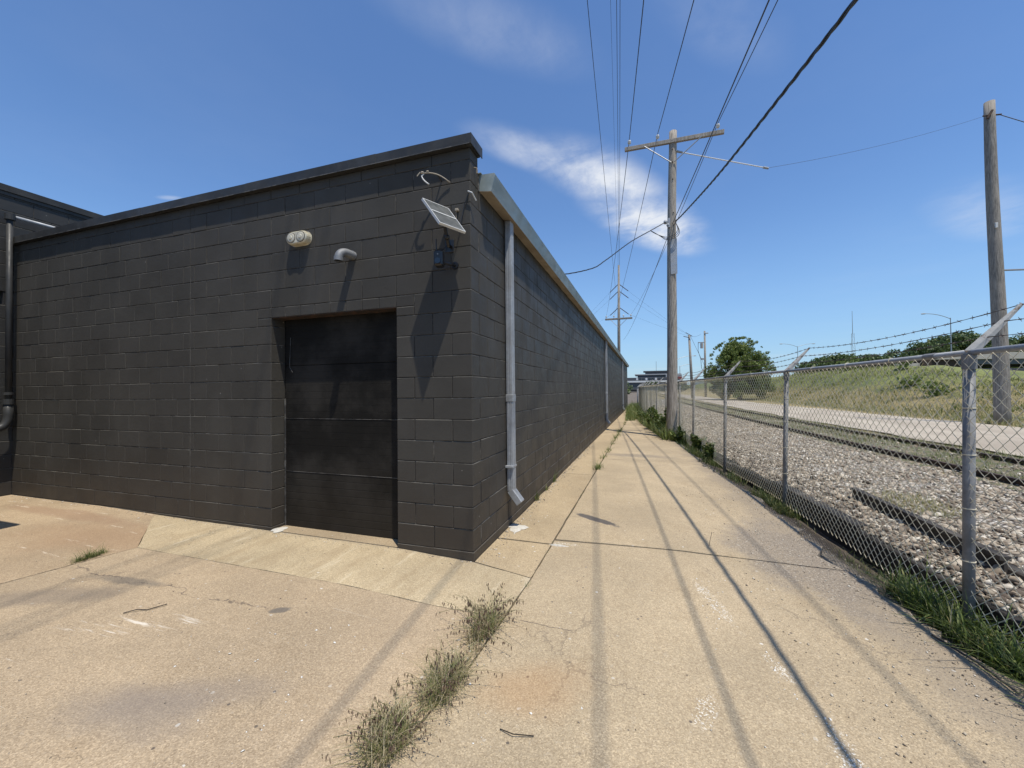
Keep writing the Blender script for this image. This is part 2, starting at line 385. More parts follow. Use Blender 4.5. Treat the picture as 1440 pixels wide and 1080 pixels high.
M_soffit = mat('weathered_gutter_underside', lambda N: (N.mix(N.ramp(N.noise(2.2, 6, .7), .35, .7), (.25, .205, .15), (.38, .33, .255)), .75, N.noise(12, 4), .002))
def wood_fn(c1, c2):
    def fn(N):
        v = N.scale(N.pos(), (9, 9, .45))
        g = N.noise(6, 7, .7, vec=v)
        a = N.mix(N.ramp(g, .36, .66), c1, c2)
        a = N.mix(N.math('MULTIPLY', N.ramp(N.noise(11, 4, .6, vec=N.scale(N.pos(), (9, 9, .3))), .60, .66), .8), a, (.035, .028, .022))
        a = N.mix(N.math('MULTIPLY', N.ramp(N.noise(.8, 4), .45, .7), .35), a, (.36, .31, .25))
        return a, .85, g, .006
    return fn
M_wood = mat('weathered_pole_wood', wood_fn((.17, .147, .12), (.42, .375, .315)))
M_wood2 = mat('grey_pole_wood', wood_fn((.12, .11, .095), (.33, .30, .26)))
M_tie = mat('old_dark_timber', wood_fn((.006, .005, .0045), (.020, .016, .013)))
M_rail = mat('rusty_rail', lambda N: (N.mix(N.ramp(N.noise(12, 5, .7), .4, .65), (.035, .026, .022), (.11, .065, .042)), .8, N.noise(60, 3), .002), metal=.3)
M_cable = mat('black_cable', lambda N: ((.012, .012, .013), .45))
M_wireline = mat('dark_line_wire', lambda N: ((.05, .052, .058), .5), metal=.3)
M_porc = mat('porcelain', lambda N: ((.62, .62, .60), .2))
M_porcb = mat('brown_porcelain', lambda N: ((.07, .04, .03), .25))
M_white = mat('white_metal', lambda N: (N.mix(N.noise(20, 3), (.46, .46, .44), (.58, .58, .56)), .4))
M_rod = mat('fiberglass_rod', lambda N: ((.66, .66, .64), .35))
M_blackplastic = mat('black_plastic', lambda N: ((.014, .014, .015), .35))
M_glassdark = mat('dark_glass', lambda N: ((.008, .009, .012), .08), spec=.8)
M_plastic = mat('yellowed_clear_plastic', lambda N: (N.mix(N.ramp(N.noise(14, 5, .7), .4, .65), (.60, .555, .42), (.46, .40, .27)), .18, N.noise(30, 3), .001), spec=.8)
M_bulb = mat('lamp_reflector', lambda N: (N.mix(N.noise(40, 3), (.40, .36, .26), (.66, .62, .50)), .25))
M_pv = mat('solar_backsheet', lambda N: (N.mix(N.ramp(N.noise(9, 3), .3, .7), (.26, .27, .27), (.36, .37, .36)), .35))
M_pvtop = mat('solar_cells', lambda N: (N.mix(N.ramp(N.noise(12, 4, .6), .35, .7), (.075, .08, .078), (.13, .135, .13)), .3), spec=.5)
M_ground = mat('bare_dirt', lambda N: (N.mix(N.ramp(N.noise(3, 7, .7), .35, .68), (.085, .066, .048), (.20, .165, .125)), .95, N.math('ADD', N.noise(30, 6, .7), N.noise(150, 2)), .012))
def shoulder_fn(N):
    c = N.mix(.7, N.mix(N.ramp(N.noise(4, 7, .72), .36, .66), (.215, .175, .125), (.36, .30, .22)), N.cramp(N.xyz(N.voro(85, out='Color'))[0], [(0, (.2, .19, .18)), (.5, (.5, .5, .5)), (1, (.85, .84, .82))]), 'OVERLAY')
    x = N.xyz(N.pos())   # soil and litter along the fence, painted darker for the mesh shade
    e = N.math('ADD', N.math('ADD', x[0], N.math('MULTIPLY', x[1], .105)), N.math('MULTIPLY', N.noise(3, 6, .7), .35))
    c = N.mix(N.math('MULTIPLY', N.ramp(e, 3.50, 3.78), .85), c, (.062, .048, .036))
    return c, .95, N.math('ADD', N.voro(85), N.noise(24, 5, .7)), .012
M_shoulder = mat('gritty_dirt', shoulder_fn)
def ballast_fn(N):
    c = N.xyz(N.voro(26, out='Color')); d = N.voro(26)
    a = N.cramp(c[0], [(0, (.20, .17, .135)), (.35, (.42, .37, .30)), (.7, (.58, .53, .45)), (1, (.72, .69, .62))])
    a = N.mix(N.ramp(d, .35, .62), a, (.07, .055, .042))
    a = N.mix(N.math('MULTIPLY', N.ramp(N.noise(.9, 6, .7), .5, .7), .55), a, (.17, .13, .09))
    return a, .9, N.math('SUBTRACT', 1, d), .03
M_ballast = mat('pale_ballast', ballast_fn)
M_stone = mat('limestone_chunks', lambda N: (N.mix(N.math('MULTIPLY', N.noise(40, 4, .6), .5), N.cramp(N.rnd(), [(0, (.10, .075, .055)), (.25, (.22, .175, .125)), (.55, (.36, .30, .225)), (.85, (.50, .44, .345)), (1, (.70, .66, .57))]), (.26, .205, .145)), .9, N.noise(90, 4), .002))
M_dirtystone = mat('dirty_stones', lambda N: (N.cramp(N.rnd(), [(0, (.05, .038, .028)), (.5, (.13, .10, .075)), (1, (.28, .235, .175))]), .95))
M_pebble = mat('grit_pebbles', lambda N: (N.cramp(N.rnd(), [(0, (.10, .08, .065)), (.3, (.24, .19, .14)), (.65, (.40, .34, .25)), (1, (.62, .58, .50))]), .85))
M_red = mat('red_brick_lump', lambda N: ((.33, .10, .065), .9, N.noise(40, 4), .004))
def road_fn(N):
    a = N.mix(N.ramp(N.noise(.7, 6, .65, vec=N.scale(N.pos(), (1.6, .35, 1))), .35, .68), (.33, .28, .215), (.46, .40, .315))
    a = N.mix(N.math('MULTIPLY', N.ramp(N.noise(8, 5, .7), .55, .66), .5), a, (.25, .21, .165))
    return a, .95, N.noise(25, 5, .7), .02
M_road = mat('gravel_road', road_fn)
def hill_fn(N):
    x = N.xyz(N.pos())
    n = N.noise(.35, 6, .7); f = N.noise(3.2, 6, .75)
    a = N.mix(N.ramp(f, .32, .68), (.12, .145, .036), (.235, .24, .075))
    dry = N.ramp(N.math('ADD', x[2], N.math('MULTIPLY', n, 1.6)), 2.9, 1.5)
    a = N.mix(N.math('MULTIPLY', dry, .75), a, (.32, .235, .12))
    a = N.mix(N.math('MULTIPLY', N.ramp(n, .52, .66), .65), a, (.055, .085, .024))
    return a, .95, f, .12
M_hill = mat('embankment_grass', hill_fn)
M_verge = mat('rough_grass_ground', lambda N: (N.mix(N.ramp(N.noise(2.4, 7, .72), .36, .66), (.20, .165, .105), (.085, .105, .034)), .95, N.noise(9, 6, .75), .05))
def leaf_fn(stops, tr=.35):
    def build(name):
        M = bpy.data.materials.new(name); M.use_nodes = True; t = M.node_tree; t.nodes.clear(); N = NT(t)
        o = t.nodes.new('ShaderNodeOutputMaterial'); d = t.nodes.new('ShaderNodeBsdfPrincipled'); q = t.nodes.new('ShaderNodeBsdfTranslucent'); mx = t.nodes.new('ShaderNodeMixShader')
        c = N.cramp(N.rnd(), stops)
        N._in(d.inputs['Base Color'], c); d.inputs['Roughness'].default_value = .55; N._in(q.inputs[0], c)
        mx.inputs[0].default_value = tr; t.links.new(d.outputs[0], mx.inputs[1]); t.links.new(q.outputs[0], mx.inputs[2]); t.links.new(mx.outputs[0], o.inputs[0])
        return M
    return build
M_grass = leaf_fn([(0, (.05, .075, .016)), (.4, (.095, .13, .028)), (.75, (.16, .19, .05)), (1, (.33, .28, .13))])('weed_blades')
M_lush = leaf_fn([(0, (.045, .075, .014)), (.5, (.095, .14, .024)), (.88, (.17, .21, .045)), (1, (.30, .25, .10))])('lush_blades')
M_drygrass = leaf_fn([(0, (.09, .12, .03)), (.3, (.18, .20, .065)), (.55, (.36, .31, .16)), (1, (.60, .51, .34))])('half_dry_blades')
M_seed = leaf_fn([(0, (.07, .04, .035)), (.5, (.16, .10, .07)), (1, (.32, .24, .15))], .2)('seed_heads')
M_leaf = leaf_fn([(0, (.055, .085, .016)), (.5, (.125, .175, .036)), (1, (.27, .31, .08))], .3)('tree_leaves')
M_leaf_far = leaf_fn([(0, (.045, .07, .022)), (.5, (.08, .12, .038)), (1, (.15, .19, .06))], .25)('far_tree_leaves')
M_hillgrass = leaf_fn([(0, (.07, .10, .02)), (.35, (.145, .175, .04)), (.7, (.23, .235, .075)), (1, (.34, .28, .13))], .3)('hill_blades')
M_bark = mat('tree_bark', lambda N: ((.10, .08, .06), .9))
M_far_dark = mat('far_dark_cladding', lambda N: ((.07, .075, .085), .6))
M_far_grey = mat('far_grey_concrete', lambda N: ((.30, .30, .30), .8))
M_far_glass = mat('far_window_glass', lambda N: ((.03, .04, .05), .15))
M_far_white = mat('far_pale_panel', lambda N: ((.55, .56, .56), .7))
M_bridge = mat('bridge_concrete', lambda N: (N.mix(N.noise(.6, 5, .6), (.30, .275, .24), (.42, .39, .35)), .85))
M_steel = mat('pole_steel', lambda N: ((.30, .31, .32), .5), metal=.5)
M_redsign = mat('red_sign', lambda N: ((.22, .045, .035), .5))
M_chalk = mat('pale_patch', lambda N: (N.mix(N.noise(30, 4), (.40, .37, .31), (.62, .59, .52)), .95, N.noise(60, 4), .01))

# ------------------------------------------------------------------ terrain
def interp(x, xs, ys): return float(np.interp(x, xs, ys))
FY = [-8, .3, 3.35, 6, 9.2, 11.5, 16, 18.8, 22, 28, 36, 46]
FX = [4.35, 3.69, 3.443, 3.10, 2.83, 2.62, 2.07, 1.82, 1.53, 1.20, .85, .55]
fx = lambda y: interp(y, FY, FX)
def gz(x, y):            # pavement level
    z = interp(x, [-7.6, -5.3, -3.7, -2.4, -.8, 0, 1, 1.7, 4], [.0, .0, -.028, -.036, -.045, -.082, -.086, -.09, -.19])
    if y > 8: z -= (y-8)*.0045
    return z
def crest(y): return interp(y, [-20, 10, 20, 27.5, 33, 36, 41, 400], [.2, .45, 1.0, 1.6, 2.2, 2.7, 3.25, 3.4])
def hill(x, y):
    if x < 15: return 0.
    c = crest(y); t = min(1, (x-15)/7.0); t = t*t*(3-2*t)
    e = min(1, max(0, (x-25)/9)); c2 = min(c, 2.0); return (c*(1-e)+c2*e)*t
nz = lambda x, y: math.sin(x*1.7+y*.9)*.5 + math.sin(x*.63-y*1.31+2)*.5

xs = [-900, -300, -80, -30, -12, -8, -4, 0, 1.5, 2.5]; ys = [-200, -60, -20, -8, -4, 0, 4, 8, 14, 20, 28, 36, 44, 60, 100, 200, 500, 1500]
def gridmesh(xs, ys, zf):
    V = [(x, y, zf(x, y)) for y in ys for x in xs]; n = len(xs)
    Fc = [(j*n+i, j*n+i+1, (j+1)*n+i+1, (j+1)*n+i) for j in range(len(ys)-1) for i in range(n-1)]
    return V, Fc
V, Fc = gridmesh(xs + [3.2], ys, lambda x, y: -.42)
mesh_obj('ground', V + [], Fc, M_ground, kind='structure')
# trackside land starting at the fence line, with the embankment
ys2 = list(np.arange(-20, 14, .5)) + list(np.arange(14, 60, 1.)) + list(np.arange(60, 160, 5.)) + [200, 300, 500, 900, 1600]
ws = [0, .02, .3, .8, 1.5, 2.3, 3, 4, 5, 6, 7, 8, 9, 10, 11]
xa = list(np.arange(15, 30, .6)) + [32, 36, 42, 50, 65, 90, 140, 250, 500, 1200]
V = []; rows = 0
for y in ys2:
    f0 = fx(min(y, 46)) + .16
    for i, s_ in enumerate(ws):
        x = f0 + s_*(15-f0)/15.0 if i else f0
        z = -.45 if i == 0 else -.075 + .03*min(1, s_/2)
        V.append((x, y, z + (0 if i == 0 else .01*nz(x*2, y*2))))
    for x in xa:
        V.append((x, y, hill(x, y) - .03 + (.10*nz(x*.8, y*.6) + .05*nz(x*2.3, y*2.1))*min(1, (x-15)/2)))
n = len(ws) + len(xa)
Fc = [(j*n+i, j*n+i+1, (j+1)*n+i+1, (j+1)*n+i) for j in range(len(ys2)-1) for i in range(n-1)]
mesh_obj('grass_ground', V, Fc, M_hill, smooth=True, kind='structure')
# far plain behind the camera on the left keeps its own sheet
RBY = [-20, 2, 4.7, 7.7, 12.9, 20, 32, 60, 150]; RBX = [7.6, 6.93, 6.83, 6.6, 6.24, 5.9, 5.4, 4.8, 3.2]
rbx = lambda y: interp(y, RBY, RBX)
def strip(name, fa, fb, z, yy, nx, m_, amp=.01, **k):
    V = []
    for y in yy:
        a, b = fa(y), fb(y)
        for i in range(nx+1):
            x = a + (b-a)*i/nx; V.append((x, y, z + amp*nz(x*3, y*3)))
    n = nx+1
    Fc = [(j*n+i, j*n+i+1, (j+1)*n+i+1, (j+1)*n+i) for j in range(len(yy)-1) for i in range(nx)]
    return mesh_obj(name, V, Fc, m_, smooth=True, **k)
yy = list(np.arange(-18, 60, .4))
strip('ballast_bed', lambda y: fx(y)+.16, lambda y: max(rbx(y)-.25, fx(y)+1), -.03, yy, 10, M_ballast, .014, kind='structure')
strip('rail_verge', lambda y: max(rbx(y)-.3, fx(y)+.95), lambda y: rbx(y)+2.3, -.022, yy, 8, M_verge, .008, kind='structure')
RNY = [-20, 5, 8, 12, 20, 40, 80, 160]; RNX = [10, 9.3, 9.1, 8.75, 8.3, 7.8, 7.2, 5.5]
RFX = [16, 14.8, 14.6, 14.4, 13.6, 12.2, 11, 9.]
strip('gravel_road', lambda y: interp(y, RNY, RNX) + .18*nz(y*1.1, 3), lambda y: interp(y, RNY, RFX) + .2*nz(y, 9), -.005, list(np.arange(-18, 160, .8)), 8, M_road, .006, kind='structure')

# gritty dirt shoulder falling to the foot of the fence
V = []; yy = list(np.arange(-7, 46, .25)); nx = 14
for y in yy:
    a, b = fx(y)-1.0, fx(y)+.09
    for i in range(nx+1):
        t = i/nx; x = a + (b-a)*t; s_ = x - fx(y)
        z = gz(max(x, 0), y) - .03 - .09*max(0, min(1, (s_+.34)/.34))**1.2 + .012*nz(x*7, y*6)*min(1, max(.2, s_+1.2))
        V.append((x, y, z - .02))
Fc = [(j*(nx+1)+i, j*(nx+1)+i+1, (j+1)*(nx+1)+i+1, (j+1)*(nx+1)+i) for j in range(len(yy)-1) for i in range(nx)]
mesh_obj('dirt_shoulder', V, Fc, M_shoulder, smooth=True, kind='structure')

# ------------------------------------------------------------------ concrete slabs
pav = bpy.data.objects.new('pavement', None); link(pav, None, kind='structure')
def slab(outline, m_, jit=.0, rough_edges=(), th=.09, lift=0.):
    pts = []
    n = len(outline)
    for i in range(n):
        a, b = outline[i], outline[(i+1) % n]; L = math.dist(a, b); k = max(1, int(L/.12)); r = i in rough_edges
        for q in range(k):
            t = q/k; x, y = a[0]+(b[0]-a[0])*t, a[1]+(b[1]-a[1])*t
            j = (.045 if r else jit) * (0 if q == 0 else 1)
            nxn, nyn = -(b[1]-a[1])/L, (b[0]-a[0])/L
            d = random.uniform(-1, 1)*j + ((.05*math.sin(x*3+y*4.1)+.03*math.sin(y*11)) if r and q else 0)
            pts.append((x+nxn*d, y+nyn*d))
    ne = len(pts); minx = min(p[0] for p in pts); maxx = max(p[0] for p in pts); miny = min(p[1] for p in pts); maxy = max(p[1] for p in pts)
    def inside(x, y):
        c = False
        for i in range(ne):
            (x1, y1), (x2, y2) = pts[i], pts[i-1]
            if (y1 > y) != (y2 > y) and x < (x2-x1)*(y-y1)/(y2-y1)+x1: c = not c
        return c
    inner = []
    gx = minx+.2
    while gx < maxx:
        gy = miny+.2
        while gy < maxy:
            if inside(gx, gy) and all(math.dist((gx, gy), p) > .12 for p in pts): inner.append((gx, gy))
            gy += .5
        gx += .4
    vv = [Vector(p) for p in pts+inner]
    R = delaunay_2d_cdt(vv, [], [list(range(ne))], 1, 1e-5)
    P2, Fs = R[0], R[2]
    V = [(p.x, p.y, gz(p.x, p.y)+lift) for p in P2]; Fc = [tuple(f) for f in Fs]
    # outer walls, with a tiny worn arris
    b = len(V); out = [min(range(len(P2)), key=lambda i: (P2[i].x-p[0])**2+(P2[i].y-p[1])**2) for p in pts]
    for i in out: V.append((V[i][0], V[i][1], V[i][2]-th))
    for i in range(ne):
        j = (i+1) % ne; Fc.append((out[i], b+i, b+j, out[j]))
    o = mesh_obj('concrete_slab', V, Fc, m_, pav); bm = bmesh.new(); bm.from_mesh(o.data); bmesh.ops.recalc_face_normals(bm, faces=bm.faces)
    up_ = sum(f.normal.z*f.calc_area() for f in bm.faces if abs(f.normal.z) > .5)
    if up_ < 0: bmesh.ops.reverse_faces(bm, faces=bm.faces)
    bm.to_mesh(o.data); bm.free(); return o
ed = lambda y, o=0.: (fx(y)-.40+.06*math.sin(y*.9)+o, y)
J = .010
slab([(-7.55, -.012), (-4.347, -.012), (-3.290, -.775), (-3.455, -1.61), (-3.58, -7), (-7.55, -7)], M_left, .004)
slab([(-4.345, -.014), (-3.288, -.775), (.566, -.783), (.588, -.165), (.0, -.012)], M_apron, .004)
slab([(-3.283, -.782), (.563, -.789), (.540, -1.3), (.458, -1.9), (.320, -2.5), (.04, -4.5), (-3.53, -4.5), (-3.43, -1.6)], M_drive, .005)
slab([(.012, .002), (.588, -.153), (.588, .60), (.012, .60)], M_strip, .003)
cuts = [.62, 4.1, 9.5, 16, 23, 30, 36]
for a, b in zip(cuts[:-1], cuts[1:]): slab([(.012, a+.012), (.583, a+.012), (.583, b), (.012, b)], M_strip, .004)
slab([(.06, -4.5), (.34, -2.5), (.475, -1.9), (.555, -1.3), (.60, -.15), (.60, .73), (3.22, .93), (3.34, .3), (3.43, -.3), (3.50, -1.05), (3.7, -3), (3.8, -4.5)], M_walk, .004, (6, 7, 8, 9, 10))
cuts = [(.76, .93), (5.9, 5.95), (12, 12), (18, 18), (25, 25), (36, 36)]
for (a, a2), (b, b2) in zip(cuts[:-1], cuts[1:]):
    rights = [ed(t) for t in np.arange(a2+.3, b2, .9)] if a > 1 else [(3.21, .95), (3.17, 1.4), (3.13, 2.2), (3.08, 3.0), (2.99, 3.9), (2.90, 4.6), ed(5.2)]
    pl_ = [(.605, a+.01)] + ([ed(a2+.01)] if a > 1 else []) + rights + [ed(b2), (.605, b)]
    slab(pl_, M_walk, .004, tuple(range(1, len(pl_)-2)))
slab([(-2.43, -.002), (-.82, -.002), (-.82, .185), (-2.43, .185)], concrete('sill_concrete', (.34, .265, .17), 12), .0, lift=.004)
# crack filler soil in the joints: narrow stuff sheet
V, Fc = gridmesh(list(np.arange(-7.5, 2.0, .6)), list(np.arange(-7, 36, .8)), lambda x, y: gz(x, y)-.028)
mesh_obj('joint_soil', [v for v in V], Fc, M_ground, kind='structure')

# ------------------------------------------------------------------ the block building
C = .2032
bld = empty('block_building', (0, 0, 0), 'long low black painted concrete block building with metal gutter and garage door', 'building')
G_ = .0055; CH = .0045
blocks = []    # (lo, hi)
def add(lo, hi): blocks.append((lo, hi))
XL = -7.56; XC = -3.73
def row_x(i):
    """block joints along the facade for course i, from the corner leftwards"""
    out = []; x = 0. if i % 2 == 0 else -C
    if i % 2 == 0: pass
    a = x
    while a > XC + .02:
        b = max(a-2*C, XC)
        if b - XC < .06: b = XC
        out.append((b, a)); a = b
    a = XC
    off = [.12, .32][i % 2] if i % 3 else [.22, .40][i % 2]
    first = True
    while a > XL + .02:
        b = a - (off if first else 2*C); first = False
        if b - XL < .09: b = XL
        out.append((b, a)); a = b
    return out
for i in range(19):
    z0, z1 = i*C, min((i+1)*C, 3.768)
    for (a, b) in row_x(i):
        segs = [(a, b, z0, z1)]
        DL, DR = -2.4384, -.8128
        if z0 < 2.2:
            if b > DL+.01 and a < DR-.01:
                segs = []
                if a < DL-.01: segs.append((a, DL, z0, z1))
                if b > DR+.01: segs.append((DR, b, z0, z1))
        elif i == 11:
            segs = []
            if b > -2.66 and a < -.60:
                aa, bb = max(a, -2.6416), min(b, -.6096)
                if a < -2.65: segs.append((a, -2.6416, z0, z1))
                if b > -.60: segs.append((-.6096, b, z0, z1))
            else: segs.append((a, b, z0, z1))
        for s_ in segs:
            if s_[1]-s_[0] > .03: add((s_[0]+G_/2, .0, s_[2]+G_/2), (s_[1]-G_/2, .19, s_[3]-G_/2))
x = -2.6416
while x < -.62:      # row of half blocks over the lintel, with thin closers either side of the opening
    add((x+G_/2, 0, 2.329), (x+C-G_/2, .19, 2.4384-G_/2)); x += C
for a, b in ((-2.6416, -2.4384), (-.8128, -.6096)): add((a+G_/2, 0, 11*C+G_/2), (b-G_/2, .19, 2.323))
for i in range(1, 18, 2):   # corner blocks that run along the side wall
    z1 = (i+1)*C
    add((-C+G_/2, 0, i*C+G_/2), (-.0005, .19 if i == 17 else 2*C-G_/2, z1-G_/2))
# footing course showing below the first blocks
NB_F = len(blocks)
LEN = 34.14
for i in range(17):
    z0, z1 = i*C, (i+1)*C
    if i == 16: z1 = 3.44
    y = C if i % 2 == 0 else 2*C
    while y < LEN-.02:
        y2 = min(y+2*C, LEN); add((-.19, y+G_/2, z0+G_/2), (0, y2-G_/2, z1-G_/2)); y = y2
def area(lo, hi):
    c = np.array([(lo[0]+hi[0])/2, (lo[1]+hi[1])/2, (lo[2]+hi[2])/2]); d = c-np.array(CAM); r = np.linalg.norm(d)
    fy = (hi[0]-lo[0])*(hi[2]-lo[2])*abs(d[1])/r**3; fx_ = (hi[1]-lo[1])*(hi[2]-lo[2])*abs(d[0])/r**3
    return max(fy if lo[1] < .01 else 0, fx_ if hi[0] > -.01 else 0)
order = sorted(range(len(blocks)), key=lambda k: -area(*blocks[k]))
big = set(order[:292])
cache = {}
sV, sF = [], []
CFq = np.array([f for f in CF if len(f) == 4]); CFt = np.array([f for f in CF if len(f) == 3])
def block_mesh(d, var):
    key = tuple(round(v, 4) for v in d) + (var,)
    if key in cache: return cache[key]
    V = cbox_verts((0, 0, 0), d, CH)
    rr = random.Random(hash(key) & 0xffff)
    V = V + np.array([[rr.uniform(-.0011, .0011) for _ in range(3)] for _ in V])
    me = bpy.data.meshes.new('concrete_block'); me.from_pydata([tuple(v) for v in V], [], CF); me.materials.append(M_paint)
    cache[key] = me; return me
rest = []
for k, (lo, hi) in enumerate(blocks):
    off = random.uniform(-.0018, .0018)
    d = tuple(hi[j]-lo[j] for j in range(3))
    if k in big:
        o = bpy.data.objects.new('concrete_block', block_mesh(d, k % 4)); link(o, bld)
        o.location = (lo[0] + (off if k >= NB_F else 0), lo[1] + (off if k < NB_F else 0), lo[2])
    else: rest.append((lo, hi, off))
Vs, Q, T = [], [], []
for i, (lo, hi, off) in enumerate(rest):
    V = cbox_verts(lo, hi, CH) + RNG.uniform(-.0011, .0011, (24, 3)); V[:, 0] += off if hi[0] > -.01 else 0; V[:, 1] += off if lo[1] < .01 else 0
    Vs.append(V)
Vs = np.concatenate(Vs)
me = bpy.data.meshes.new('concrete_blocks')
fl = []
for i in range(len(rest)): fl += [tuple(j+24*i for j in f) for f in CF]
me.from_pydata([tuple(v) for v in Vs], [], fl); me.materials.append(M_paint)
link(bpy.data.objects.new('concrete_blocks', me), bld, kind='stuff')
# mortar core set 6 mm behind the block faces
co = MB(); r = .0065
co.box((XL, r, -.3), (-2.4384-r, .183, 3.766), .001); co.box((-.8128+r, r, -.3), (-r, .183, 3.766), .001)
co.box((-2.4384-r+.0004, r, 2.331), (-.8128+r-.0004, .183, 3.7655), .001)
co.box((-.183, .1834, -.3), (-r, LEN, 3.4385), .001)
co.obj('mortar_core', M_core, bld)
ft = MB(); ft.box((XL, -.004, -.3), (-2.4384, .18, -.002), .003); ft.box((-.8128, -.004, -.3), (.006, .18, -.002), .003); ft.box((-.17, .1806, -.3), (.006, LEN, -.002), .003)
ft.obj('footing', M_paint, bld)
MB().box((XC-.0035, .0012, .02), (XC+.0035, .0068, 2.92), .0005).obj('control_joint', M_jointpale, bld)
# roof and hidden walls
box('roof', (XL, .19, 3.40), (-.19, LEN-.01, 3.50), M_fascia, bld)
box('rear_wall', (XL, LEN-.19, -.3), (-.192, LEN-.012, 3.395), M_core, bld)
# coping / fascia on the parapet
fa = MB()
edges = [XL, -5.05, -2.95, -.0]
xsF = [XL, -6.4, -4.55, -2.75, -1.0, .028]
for i, (a, b) in enumerate(zip(xsF[:-1], xsF[1:])):
    o = MB(); dz = .0015*(i % 2)
    o.box((a+.001, -.058-dz, 3.770), (b-.001, -.050, 3.866+dz), .0015); o.box((a+.001, -.0495, 3.8585), (b-.001, .215, 3.8655+dz), .0015)
    o.box((a+.001, -.052, 3.764), (b-.001, -.004, 3.770-.0005), .001)
    o.obj('coping_panel', M_fascia, bld)
MB().box((.0285, -.058, 3.768), (.036, .22, 3.868), .0015).obj('coping_end_cap', M_fascia, bld)
box('coping_core', (XL, -.03, 3.7705), (.02, .20, 3.857), M_core, bld)
# bare metal drip edge under the coping
MB().box((XL, -.062, 3.766), (.02, -.0585, 3.774), .0008).obj('drip_edge', M_scratch, bld)
# box gutter
sec = [(.002, 3.452), (.125, 3.432), (.170, 3.590), (.160, 3.606), (.002, 3.612)]
gl = [.212] + [.212+3.05*k for k in range(1, 12)]; gl = [g for g in gl if g < LEN-1] + [LEN+.05]
for i, (a, b) in enumerate(zip(gl[:-1], gl[1:])):
    V = [(x, a+.002, z) for x, z in sec] + [(x, b-.002, z) for x, z in sec]; q = len(sec)
    Fo = [(k, k+q, (k+1) % q+q, (k+1) % q) for k in range(1, q)] + [tuple(range(q)), tuple(range(q, 2*q))[::-1]]
    mesh_obj('gutter_length', V, Fo, M_gutter, bld)
    Vb = [(.0, a+.002, 3.4515), (.1265, a+.002, 3.4312), (.1265, b-.002, 3.4312), (.0, b-.002, 3.4515), (.0, a+.002, 3.449), (.124, a+.002, 3.429), (.124, b-.002, 3.429), (.0, b-.002, 3.449)]
    mesh_obj('gutter_underside', Vb, [(0, 1, 2, 3), (4, 7, 6, 5), (0, 4, 5, 1), (1, 5, 6, 2), (2, 6, 7, 3), (3, 7, 4, 0)], M_soffit, bld)
    MB().box((.122, b-.012, 3.428), (.1295, b+.012, 3.436), .001).obj('gutter_joint', M_gutter, bld)
MB().box((-.03, .19, 3.613), (.03, LEN, 3.622), .001).obj('roof_edge_flashing', M_gutter, bld)
box('flashing_upstand', (-.03, .192, 3.44), (.0015, LEN, 3.6125), M_core, bld)
for y, zb in ((.98, .34), (13.1, .26), (25.4, .2)):
    a, b = (.012, .088)
    ds = MB().box((a, y-.052, zb), (b, y+.052, 3.437), .006)
    for k in (-.026, 0, .026): ds.box((b-.002, y+k-.006, zb+.02), (b+.004, y+k+.006, 3.42), .002)
    for k in (.018, .045): ds.box((a+k, y-.0555, zb+.01), (a+k+.012, y-.051, 3.42), .0012)
    o = ds.obj('downspout', M_galv, bld)
    s_ = MB(); M_ = Matrix.Translation((.05, y, zb)) @ Matrix.Rotation(math.radians(-38), 4, 'Y')
    s_.box((-.038, -.055, -.17), (.040, .055, .012), .006, M_)
    for k in (-.03, -.01, .01, .03): s_.box((.038, k-.004, -.165), (.045, k+.004, .0), .001, M_)
    s_.obj('outlet_shoe', M_galv, o)
    MB().box((.002, y-.085, zb+.27), (.094, y+.066, zb+.295), .002).obj('strap', M_galv, o)
    MB().box((.0065, y-.058, zb+1.02), (.0925, y+.058, zb+1.10), .003).obj('sleeve', M_galv, o)
# garage door: four sections with ribs, in a recess
gd_y = .172
for k in range(4):
    z0 = -.038 + k*.6275 if k else -.038; z0 = [-.038, .594, 1.197, 1.80][k]; z1 = [.590, 1.193, 1.796, 2.40][k]
    p_ = MB().box((-2.425, gd_y, z0), (-.826, gd_y+.045, z1), .003)
    nr = 8
    for q in range(nr):
        zz = z0 + (z1-z0)*(q+.5)/nr
        p_.box((-2.415, gd_y-.0016, zz-.036), (-.836, gd_y+.01, zz+.036), .0014)
    p_.obj('door_panel', M_door, bld)
box('door_backing', (-2.43, gd_y+.05, -.04), (-.82, gd_y+.07, 2.41), M_fascia, bld)
for zz in (.592, 1.1945): MB().box((-2.41, gd_y-.0055, zz-.0022), (-.84, gd_y-.0005, zz+.0022), .0005).obj('door_seam', M_scratch, bld)
MB().box((-2.428, gd_y-.012, -.036), (-2.412, gd_y+.03, 1.42), .002).obj('door_track', M_scratch, bld)
box('door_track', (-.838, gd_y-.010, -.036), (-.822, gd_y+.03, 2.3), M_fascia, bld)
MB().box((-2.44, .003, 2.3225), (-.811, .165, 2.3285), .001).obj('lintel', M_rustlintel, bld)
MB().tube([(-2.33, gd_y-.012, 2.12), (-2.335, gd_y-.02, 1.86), (-2.325, gd_y-.03, 1.78), (-2.28, gd_y-.035, 1.72)], .0022, 5).obj('door_cord', M_scratch, bld)

